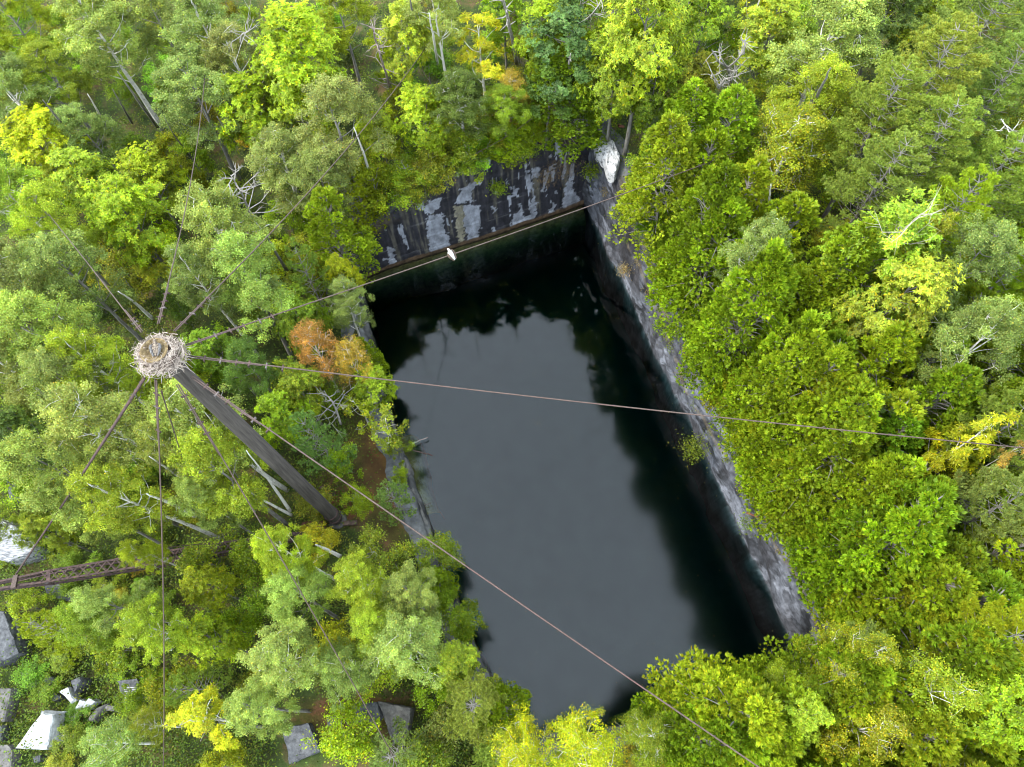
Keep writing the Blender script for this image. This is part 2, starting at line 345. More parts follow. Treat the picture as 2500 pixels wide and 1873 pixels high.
def bench(S): return .9+1.0*np.sin(S*.21+.6)+.9*(fbm(S*.35, 3.)-.5)
def prof_right(S, Z, H):
    zb = bench(S)
    o = .40*(fbm(S*.35, Z*.25, 11.)-.5)+.06*(fbm(S*.9+Z*.4, Z*2.0, 12.)-.5)+.02*(fbm(S*4, Z*5, 4.)-.5)
    o = o+.14*sstep((Z-zb)/.16)+.13*sstep((Z-zb-1.9-.8*np.sin(S*.33))/.25)
    o = o+.14*sstep((fbm(S*.35+Z*.35, 3.3, 40.)-.5)/.02)+.12*np.floor(fbm(S*.7+Z*.2, Z*.6, 42.)*9)/3
    return o-.15+.12*sstep((H-.92)/.08)*fbm(S*1.2, 2.)
def col_right(S, Z, H, V):
    w_ = fbm(S*.5, Z*.5, 95.)*1.2
    pl_ = fbm(S*.45+w_, Z*.9-S*.25, 51., 4); st = fbm(S*1.3, Z*.22+w_, 53., 5); st2 = fbm(S*5, Z*5, 58.)
    a1 = sstep((pl_-.47)/.05); a2 = sstep((fbm(S*1.1-Z*.5, Z*1.6, 54., 5)-.52)/.04)
    c = (.068+.17*sstep((5.2-S)/1.5)*a2+.080*a1+.095*a2+.22*(st-.5)+.10*(st2-.5)); c = np.clip(c, .02, .30)[..., None]*np.array([.93, .97, 1.12])
    dk = (sstep((fbm(S*.4, Z*.35, 57.)-.52)/.04)*.55+sstep(1-abs(S-8.6)/4.6)*.85*sstep(H*2.4-.3))[..., None]; dk = np.clip(dk, 0, .88)
    c = c*(1-dk)+dk*np.array([.05, .046, .050])*(.4+1.2*st[..., None])
    zb = bench(S)
    for z1, wd in ((zb+.1, .09), (zb+2.05+.8*np.sin(S*.33), .11)):
        e = (np.exp(-((Z-z1-.3*(fbm(S*1.3, Z*.2, 80.)-.5))/wd)**2)*sstep((fbm(S*.8, 2., 60.)-.44)/.12))[..., None]*.7
        c = c*(1-e)+e*np.array([.13, .10, .06])*(.4+1.2*st2[..., None])
    e = (sstep((H-.86)/.1)*sstep((fbm(S*.9, Z, 66.)-.42)/.2))[..., None]*.6
    c = c*(1-e)+e*np.array([.10, .085, .055])
    cr_ = np.clip(1-abs(fbm(S*.5+Z*.4, Z*1.3-S*.3, 90., 5)-.5)*60, 0, 1)[..., None]*.75
    return c*(1-cr_)+cr_*.02
wall('cliff', Rt2, .085, prof_right, col_right, 'long grey blue marble face with a dirt bench on the cedar side', rows=110)
def prof_low(S, Z, H): return .5*(fbm(S*.7, Z*.3, 71.)-.5)+.15*(fbm(S*2.5, Z*3, 72.)-.5)+.25*sstep((H-.5)/.2)
def col_low(S, Z, H, V):
    c = np.clip(.10+.28*(fbm(S*2, Z*2, 73.)-.5), .02, .22)[..., None]*np.array([1, .97, .93])
    b = sstep((.5-(Z-ZW))/.3)[..., None]
    return c*(1-b)+b*np.array([.05, .045, .03])
wall('rock_bank', ext(Lf), .12, prof_low, col_low, 'low broken rock bank on the mast side of the pool', rows=40, lip=2.4)
wall('rock_bank', ext(Fr), .2, prof_low, col_low, 'low rock bank hidden under the near trees', rows=40)

# drowned ledges seen through the water, and the dark depth
def ledge(pts, wdt, z0, label):
    p, s = resample(pts, .2); t = np.gradient(p, axis=0); t /= np.linalg.norm(t, axis=1)[:, None]; n = np.stack([t[:, 1], -t[:, 0]], -1)
    rows = []
    for f, dz in ((-.6, .0), (0, 0), (.35, -.08), (.7, -.35), (1, -1.0), (1.15, -3.5)):
        ww = wdt*(.6+.8*fbm(s*.35, 4.))*f+.12*(fbm(s*2, f)-.5)
        rows.append(np.concatenate([p+n*ww[:, None], (z0+dz+.12*(fbm(s*1.2, f*3)-.5))[:, None]], -1))
    V = np.stack(rows, 1); m = V.shape[1]; a, b = np.meshgrid(np.arange(len(p)-1), np.arange(m-1), indexing='ij')
    Fq = np.stack([a*m+b, a*m+b+1, (a+1)*m+b+1, (a+1)*m+b], -1).reshape(-1, 4)
    tag(link('ledge', mesh_np('ledge', V.reshape(-1, 3), Fq, M_mossrock, smooth=True)), label, kind='structure')
ledge(Bk, .75, ZW-.22, 'brown drowned ledge at the foot of the streaked face')
ledge(Lf[6:10], .95, ZW-.30, 'mossy drowned ledge by the low rock bank')
fl = MB(); cpt = PIT.mean(0); ring = cpt+(PIT-cpt)*1.35
fl.add(np.concatenate([ring, np.full((len(ring), 1), -6.9)], 1), [tuple(range(len(ring)))[::-1]])
tag(fl.build('pit_floor', M_pit), 'dark flooded floor of the quarry', kind='structure')

# water
m, t, N, L = newmat('pool_water')
o = N.new('ShaderNodeOutputMaterial'); tp = N.new('ShaderNodeBsdfTransparent'); tp.inputs[0].default_value = (.97, .98, .98, 1)
gl = N.new('ShaderNodeBsdfGlossy'); gl.inputs['Roughness'].default_value = .055; gl.inputs['Color'].default_value = (1, 1, 1, 1)
fr = N.new('ShaderNodeFresnel'); fr.inputs['IOR'].default_value = 1.40
tcn = N.new('ShaderNodeTexCoord'); n1 = N.new('ShaderNodeTexNoise'); n1.inputs['Scale'].default_value = 2.2; n1.inputs['Detail'].default_value = 3
n2 = N.new('ShaderNodeTexNoise'); n2.inputs['Scale'].default_value = .09; n2.inputs['Detail'].default_value = 2
L.new(tcn.outputs['Object'], n1.inputs['Vector']); L.new(tcn.outputs['Object'], n2.inputs['Vector'])
ml = N.new('ShaderNodeMath'); ml.operation = 'MULTIPLY'; L.new(n1.outputs['Fac'], ml.inputs[0])
mr = N.new('ShaderNodeMapRange'); mr.inputs['From Min'].default_value = .45; mr.inputs['From Max'].default_value = .65; L.new(n2.outputs['Fac'], mr.inputs['Value']); L.new(mr.outputs[0], ml.inputs[1])
bp = N.new('ShaderNodeBump'); bp.inputs['Strength'].default_value = .09; bp.inputs['Distance'].default_value = .012; L.new(ml.outputs[0], bp.inputs['Height'])
L.new(bp.outputs[0], gl.inputs['Normal']); L.new(bp.outputs[0], fr.inputs['Normal'])
sx = N.new('ShaderNodeSeparateXYZ'); L.new(tcn.outputs['Object'], sx.inputs[0]); wr = N.new('ShaderNodeMapRange')
for k_, v_ in (('From Min', 28), ('From Max', 12), ('To Min', .03), ('To Max', .125)): wr.inputs[k_].default_value = v_
L.new(sx.outputs['Y'], wr.inputs['Value']); L.new(wr.outputs[0], gl.inputs['Roughness'])
s = N.new('ShaderNodeMixShader'); L.new(fr.outputs[0], s.inputs[0]); L.new(tp.outputs[0], s.inputs[1]); L.new(gl.outputs[0], s.inputs[2]); L.new(s.outputs[0], o.inputs[0])
wt = MB(); ring = cpt+(PIT-cpt)*1.05
nr_ = len(ring); wt.add(np.concatenate([np.concatenate([ring, np.full((nr_, 1), ZW)], 1), np.concatenate([ring, np.full((nr_, 1), -6.85)], 1)]),
       [tuple(range(nr_))[::-1], tuple(range(nr_, 2*nr_))]+[(i_, (i_+1) % nr_, (i_+1) % nr_+nr_, i_+nr_) for i_ in range(nr_)])
va = N.new('ShaderNodeVolumeAbsorption'); va.inputs['Color'].default_value = (.07, .54, .55, 1); va.inputs['Density'].default_value = 1.25; L.new(va.outputs[0], o.inputs['Volume'])
tag(wt.build('water', m), 'still dark quarry pool mirroring a grey sky', kind='structure')

# ------------------------------------------------------------------ leaves
def quads(c, a, b, la, lb):
    """diamond leaves: centre c, long axis a (half la), short axis b (half lb)"""
    la, lb = np.broadcast_to(la, (len(c),))[:, None], np.broadcast_to(lb, (len(c),))[:, None]
    return np.stack([c-a*la, c+b*lb-a*la*.1, c+a*la, c-b*lb-a*la*.1], 1).reshape(-1, 3)
def nrm(v): return v/(np.linalg.norm(v, axis=-1, keepdims=True)+1e-9)
def frames(n, r):
    a = nrm(np.cross(n, nrm(r.normal(size=n.shape)))); return a, np.cross(n, a)
def tones(r, n, var, warm=0.0, warmfrac=0.0, warmcol=(2.2, 1.35, .5)):
    t = np.exp(r.normal(0, var, n))[:, None]*np.ones(3)
    t[:, 0] *= np.exp(r.normal(warm, .10, n)); t[:, 2] *= np.exp(r.normal(0, .15, n))
    if warmfrac > 0:
        k = r.random(n) < warmfrac; t[k] *= np.array(warmcol)
    return np.repeat(t, 4, 0)
def branchy(r, H, base, tips, tr, lean=.3, twigs=None):
    """trunk + limbs to lobe centres + twigs"""
    mb = MB(); k = 9; zt = np.linspace(0, H*.93, k)
    wob = np.cumsum(r.normal(0, lean*.12, (k, 2)), 0); wob[0] = 0
    tp = np.concatenate([wob, zt[:, None]], 1); tp[0, 2] = -.6
    mb.tube(tp, tr*(1-.86*np.linspace(0, 1, k)**.9), 7)
    for c in tips:
        z0 = max(base*.8, c[2]-np.hypot(c[0], c[1])*r.uniform(.5, 1.0)-.3); z0 = min(z0, H*.9)
        s = np.array([np.interp(z0, zt, wob[:, 0]), np.interp(z0, zt, wob[:, 1]), z0])
        m = (s+c)/2+r.normal(0, .22, 3)+[0, 0, -.15]
        u = np.linspace(0, 1, 6)[:, None]; pl = (1-u)**2*s+2*u*(1-u)*m+u*u*c
        mb.tube(pl, np.linspace(tr*.30, .012, 6)*r.uniform(.6, 1), 4, False)
    for a, b in (twigs or []):
        m = (a+b)/2+r.normal(0, .1, 3); mb.tube([a, m, b], [.016, .011, .006], 3, False)
    return mb
def crown_broad(seed, H, base, Rd, nl, ncl, nleaf, ll, lw, style='leaf', flat=.7, clr=.34, lobe_r=.8, var=.22, warmfrac=.02, up=.8, warmcol=(1.9, 1.25, .5), shape=1.0, droop=0.0):
    r = np.random.default_rng(seed); Hc = H-base; tips = []
    for i in range(nl):
        f = ((i+.5)/nl)**.85; th = i*2.39996+r.normal(0, .35)
        prof = (np.sin(math.pi*min(1, (.18+.82*f))**shape))**.6 if shape else 1
        rr = Rd*prof*r.uniform(.45, .88) if i < nl-1 else .1
        tips.append([rr*math.cos(th), rr*math.sin(th), base+Hc*(.12+.80*f)+r.normal(0, .25)])
    tips = np.array(tips)
    li = r.integers(0, nl, ncl)
    q = nrm(r.normal(size=(ncl, 3)))*(r.random((ncl, 1))**.45)*lobe_r*np.array([1, 1, flat])*r.uniform(.75, 1.25, (nl, 1))[li]
    cl = tips[li]+q
    # twigs
    tw = [(tips[li[k]], cl[k]) for k in range(0, ncl, 3)]
    mb = branchy(r, H, base, tips, .012*H+.02, twigs=tw)
    ci = r.integers(0, ncl, nleaf); cs = clr*r.uniform(.6, 1.3, ncl)
    ctone = np.exp(r.normal(0, .20, ncl))*np.exp(r.normal(0, .12, nl))[li]
    if style == 'leaf':
        c = cl[ci]+r.normal(size=(nleaf, 3))*(cs[ci][:, None])*np.array([.62, .62, .42])
        out = nrm(c-np.array([0, 0, base+Hc*.4]))
        n = nrm(r.normal(size=c.shape)*.75+np.array([0, 0, up])+out*.35); a, b = frames(n, r)
        sz = r.uniform(.7, 1.25, nleaf); V = quads(c, a, b, ll*.5*sz, lw*.5*sz)
        T = tones(r, nleaf, var, 0, warmfrac, warmcol)*np.repeat(ctone[ci], 4)[:, None]
    else:                                              # rosettes of long leaflets
        k = 7; nr = nleaf//k; ci = ci[:nr]
        c0 = cl[ci]+r.normal(size=(nr, 3))*cs[ci][:, None]*np.array([.8, .8, .5])
        out = nrm(c0-np.array([0, 0, base+Hc*.35])+[0, 0, 1.2])
        u, v = frames(out, r); th = (np.arange(k)/k*2*math.pi)[None]+r.uniform(0, 6.3, (nr, 1))+r.normal(0, .25, (nr, k))
        dr = np.cos(th)[..., None]*u[:, None]+np.sin(th)[..., None]*v[:, None]+out[:, None]*(r.normal(.1-droop, .28, (nr, k, 1)))
        dr = nrm(dr); L_ = ll*r.uniform(.65, 1.2, (nr, k, 1))
        c = (c0[:, None]+dr*L_*.55).reshape(-1, 3); a = dr.reshape(-1, 3); b = nrm(np.cross(a, np.repeat(out, k, 0)+r.normal(0, .35, a.shape)))
        V = quads(c, a, b, (L_*.5).reshape(-1), lw*.5)
        T = tones(r, len(c), var, 0, warmfrac, warmcol)*np.repeat(np.repeat(ctone[ci], k), 4)[:, None]
    return V, T, mb
def crown_cedar(seed, H, base, Rd, nsp, ll=.24, lw=.062, var=.17, nlobe=46):
    r = np.random.default_rng(seed); Hc = H-base
    f = r.random(nlobe)**1.25; f[:4] = [.97, .9, .84, .8]; th = np.arange(nlobe)*2.39996
    rad = Rd*(1-f**1.6)**.62*r.uniform(.50, 1.05, nlobe)+.05
    lc = np.stack([rad*np.cos(th), rad*np.sin(th), base+Hc*f], -1); lr = (.22+.24*(1-f))*r.uniform(.7, 1.35, nlobe)
    li = r.integers(0, nlobe, nsp); q = nrm(r.normal(size=(nsp, 3))+[0, 0, .35])
    c0 = lc[li]+q*lr[li][:, None]*r.uniform(.55, 1.05, (nsp, 1))*np.array([1, 1, 1.25])
    out = nrm(q*.8+nrm(c0*np.array([1, 1, 0]))*.35+np.array([0, 0, .75])+r.normal(0, .22, q.shape))
    k = 7; u, v = frames(out, r)
    fan = np.linspace(-1, 1, k)[None]*r.uniform(.7, 1.0, (nsp, 1))
    dr = nrm(out[:, None]+u[:, None]*fan[..., None]*.9+v[:, None]*r.normal(0, .16, (nsp, k, 1)))
    L_ = ll*(1-.35*np.abs(fan))[..., None]*r.uniform(.75, 1.25, (nsp, k, 1))
    c = (c0[:, None]+dr*L_*.5).reshape(-1, 3); a = dr.reshape(-1, 3); b = nrm(np.cross(a, np.repeat(v, k, 0)+r.normal(0, .3, a.shape)))
    V = quads(c, a, b, (L_*.5).reshape(-1), lw*.5)
    T = tones(r, len(c), var, 0, .03, (1.6, 1.1, .6))*np.repeat(np.repeat(np.exp(r.normal(0, .20, nlobe))[li], k), 4)[:, None]
    mb = MB(); zt = np.linspace(-.6, H*.95, 6); mb.tube(np.stack([zt*0, zt*0, zt], -1), .011*H*(1-.9*np.linspace(0, 1, 6)), 6)
    for i in range(nlobe): mb.tube([[0, 0, max(base*.6, lc[i, 2]-.5)], lc[i]*[.6, .6, 1], lc[i]], [.035, .02, .01], 4, False)
    return V, T, mb
def crown_pine(seed, H, base, Rd, ntuft=2600, ll=.17, lw=.026, var=.15):
    r = np.random.default_rng(seed); Hc = H-base; tips = []; mb = MB()
    zt = np.linspace(-.6, H*.98, 8); mb.tube(np.stack([zt*0, zt*0, zt], -1), .012*H*(1-.9*np.linspace(0, 1, 8)), 7)
    nt_ = max(7, int(Hc/.62)); pts = []; dirs = []
    for t_ in range(nt_):
        f = (t_+.4)/nt_; nb = 7 if f < .8 else 5
        for b_ in range(nb):
            th = b_/nb*6.283+t_*1.1+r.normal(0, .2); Lb = Rd*(1-f)**.55*r.uniform(.6, 1.12)+.25
            u = np.linspace(0, 1, 7); rr = Lb*u; zz = base+Hc*f+Lb*(.10*u+.30*u**2)
            tw = th+.25*r.normal()*u; pl = np.stack([rr*np.cos(tw), rr*np.sin(tw), zz], -1)
            mb.tube(pl, np.linspace(.024, .006, 7), 4, False)
            m_ = int(20+Lb*48)
            k = r.uniform(.25, 1, m_)**.55; c = np.stack([np.interp(k, u, pl[:, i]) for i in range(3)], -1)
            side = r.normal(0, 1, (m_, 1))*.30*(Lb*.9*(1.1-k))[:, None]+r.normal(0, .06, (m_, 1))
            tang = nrm((pl[-1]-pl[0])[None]); sv = np.array([-tang[0, 1], tang[0, 0], 0])
            c = c+sv*side+np.array([0, 0, 1])*r.uniform(0, .14, (m_, 1)); pts.append(c)
            dirs.append(nrm(tang*.8+sv*np.sign(side)*.5+np.array([0, 0, .55])+r.normal(0, .2, c.shape)))
    c0 = np.concatenate(pts); dd = np.concatenate(dirs)
    if len(c0) > ntuft: s_ = r.permutation(len(c0))[:ntuft]; c0, dd = c0[s_], dd[s_]
    k = 13; n = len(c0); u, v = frames(dd, r); th = r.uniform(0, 6.283, (n, k)); sp = r.uniform(.3, 1.15, (n, k))
    dr = nrm(dd[:, None]+(np.cos(th)*sp)[..., None]*u[:, None]+(np.sin(th)*sp)[..., None]*v[:, None])
    c = (c0[:, None]+dr*ll*.5).reshape(-1, 3); a = dr.reshape(-1, 3); b = nrm(np.cross(a, r.normal(size=a.shape)+[0, 0, 1.0]))
    V = quads(c, a, b, ll*.5*r.uniform(.8, 1.2, len(a)), lw*.5)
    T = tones(r, len(c), var, 0, .02, (1.7, 1.15, .6))*np.repeat(np.repeat(np.exp(r.normal(0, .13, n)), k), 4)[:, None]
    return V, T, mb
def fmesh(name, V, T, mat): return mesh_np(name, V, np.arange(len(V)).reshape(-1, 4), mat, T)

def proto(gen, mat, bark, **kw):
    V, T, mb = gen(**kw)
    return (fmesh('crown', V, T, mat), mb.mesh('trunk', bark, True), kw['H'], kw['base'])
PR = {}
def build_protos():
    for i in range(4):
        PR.setdefault('aspen', []).append(proto(crown_broad, M_leaf, M_birch if i % 2 else M_bark, seed=20+i, H=14, base=6.2, Rd=2.5, nl=17+i, ncl=270, nleaf=43000, ll=.078, lw=.070, flat=.8, clr=.235, lobe_r=.92, var=.18, warmfrac=.012, up=.7))
    for i in range(3):
        PR.setdefault('maple', []).append(proto(crown_broad, M_leaf, M_bark, seed=40+i, H=12, base=3.8, Rd=2.6, nl=24, ncl=250, nleaf=21000, ll=.19, lw=.075, style='ros', flat=.75, clr=.26, lobe_r=.95, var=.20, warmfrac=.03, droop=.15))
    for i in range(2):
        PR.setdefault('oak', []).append(proto(crown_broad, M_leaf, M_bark, seed=50+i, H=12, base=4, Rd=2.6, nl=18, ncl=150, nleaf=19000, ll=.15, lw=.08, style='ros', flat=.8, clr=.24, lobe_r=.8, var=.12, warmfrac=.0))
    for i in range(3):
        PR.setdefault('birch', []).append(proto(crown_broad, M_leaf, M_birch, seed=60+i, H=12, base=4.6, Rd=2.3, nl=20, ncl=280, nleaf=19000, ll=.085, lw=.07, flat=1.0, clr=.26, lobe_r=.95, var=.24, warmfrac=.07, up=.6))
    for i in range(2):
        PR.setdefault('sparse', []).append(proto(crown_broad, M_leaf, M_birch, seed=70+i, H=9, base=3.2, Rd=1.8, nl=15, ncl=44, nleaf=6600, ll=.20, lw=.048, style='ros', flat=.7, clr=.17, lobe_r=.62, var=.20, warmfrac=.05, droop=.2))
    for i in range(4):
        PR.setdefault('cedar', []).append(proto(crown_cedar, M_needle, M_bark, seed=80+i, H=11, base=1.0, Rd=2.0, nsp=7600, nlobe=130+9*i, ll=.19, lw=.052))
    for i in range(3):
        PR.setdefault('pine', []).append(proto(crown_pine, M_needle, M_bark, seed=90+i, H=14, base=6.4, Rd=2.9, ntuft=6200, ll=.15))
    for i in range(2):
        PR.setdefault('smallpine', []).append(proto(crown_pine, M_needle, M_bark, seed=95+i, H=6, base=.8, Rd=1.6, ntuft=1300, ll=.15))
    for i in range(3):
        PR.setdefault('shrub', []).append(proto(crown_broad, M_leaf, M_bark, seed=100+i, H=3.6, base=.5, Rd=1.35, nl=14, ncl=90, nleaf=7500, ll=.10, lw=.06, flat=.8, clr=.24, lobe_r=.55, var=.22, warmfrac=.03))
    for i in range(2):
        PR.setdefault('sapling', []).append(proto(crown_broad, M_leaf, M_birch, seed=110+i, H=5, base=1.6, Rd=1.3, nl=10, ncl=44, nleaf=1900, ll=.11, lw=.08, flat=.8, clr=.17, lobe_r=.5, var=.2, warmfrac=.03))
build_protos()

PAL = dict(pale=(.172, .222, .056), grey=(.128, .172, .050), green=(.102, .150, .006), lime=(.150, .222, .006), yellow=(.235, .265, .006),
           olive=(.120, .150, .011), dark=(.055, .092, .016), blue=(.060, .108, .034), ygreen=(.172, .232, .017), cedar=(.128, .192, .006), cedar2=(.165, .232, .010), cedar3=(.096, .158, .006),
           pine=(.150, .205, .036), bpine=(.125, .190, .052), orange=(.24, .155, .040), amber=(.235, .185, .030), gold=(.235, .25, .010), ytree=(.155, .178, .010), fresh=(.150, .205, .006))
LEAFGAIN = np.array([1.24, 1.17, .80])
ADJ = dict(pale='pale yellow green', grey='grey green', green='mid green', lime='bright lime', yellow='lemon yellow', olive='olive green', dark='dark green', blue='blue green', ygreen='yellow green',
           cedar='dense green', cedar2='light green', cedar3='deep green', pine='soft light green', bpine='bluish green', orange='orange turning', amber='amber turning', gold='golden yellow', ytree='yellow flecked', fresh='fresh green')
CAT = dict(aspen='aspen', maple='maple', oak='oak', birch='birch', sparse='ash tree', cedar='cedar', pine='pine', smallpine='pine', shrub='shrub', sapling='sapling')
NAM = dict(aspen='aspen_tree', maple='maple_tree', oak='oak_tree', birch='birch_tree', sparse='ash_tree', cedar='cedar_tree', pine='pine_tree', smallpine='young_pine', shrub='shrub', sapling='sapling')
CF = dict(aspen=.72, maple=.66, oak=.68, birch=.68, sparse=.68, cedar=.60, pine=.72, smallpine=.5, shrub=.55, sapling=.66)
USED = []
cnt = {}
def tree(kind, x, y, H, Rd, col, label, group=None, world=None, bark=None, jit=.065):
    """x, y: centre of the crown in the 2212-wide photo; H metres tall; Rd crown radius in metres"""
    zc = 0.0
    if world is None:
        g0 = 2.0
        for _ in range(8):
            p = D(x, y, g0+H*CF[kind]); g0 = .5*g0+.5*float(ground(p[0], p[1]))
        X, Y = p[0], p[1]
    else: X, Y = world
    if inpoly(X, Y, PIT):                                 # keep stems on the rim
        a = min(((dpoly(np.array(X+r_*math.cos(t_)), np.array(Y+r_*math.sin(t_)), PIT), r_, t_) for r_ in np.arange(.2, 5, .2) for t_ in np.arange(0, 6.3, .3)
                 if not inpoly(X+r_*math.cos(t_), Y+r_*math.sin(t_), PIT)), key=lambda q: q[1], default=None)
        if a: X, Y = X+(a[1]+.3)*math.cos(a[2]), Y+(a[1]+.3)*math.sin(a[2])
    g0 = float(ground(X, Y))
    i = cnt.get(kind, 0); cnt[kind] = i+1
    cm, tm, Hp, bp_ = PR[kind][i % len(PR[kind])]
    base = empty(NAM[kind], (X, Y, g0), random.uniform(0, 6.28))
    Rp = dict(aspen=2.5, maple=2.6, oak=2.6, birch=2.3, sparse=1.8, cedar=2.0, pine=2.9, smallpine=1.6, shrub=1.35, sapling=1.3)[kind]
    sxy = Rd/Rp; base.scale = (sxy, sxy, H/Hp)
    base.rotation_euler = (random.gauss(0, .03), random.gauss(0, .03), base.rotation_euler[2])
    c = link('crown', cm, base); k = link('trunk', tm, base)
    cc = np.array(PAL[col])*LEAFGAIN*np.exp(np.array([random.gauss(0, jit), random.gauss(0, jit*.7), random.gauss(0, jit)]))
    c.color = (*cc, 1)
    tag(base, label, CAT[kind], group)
    USED.append((X, Y, Rd, H)); return base

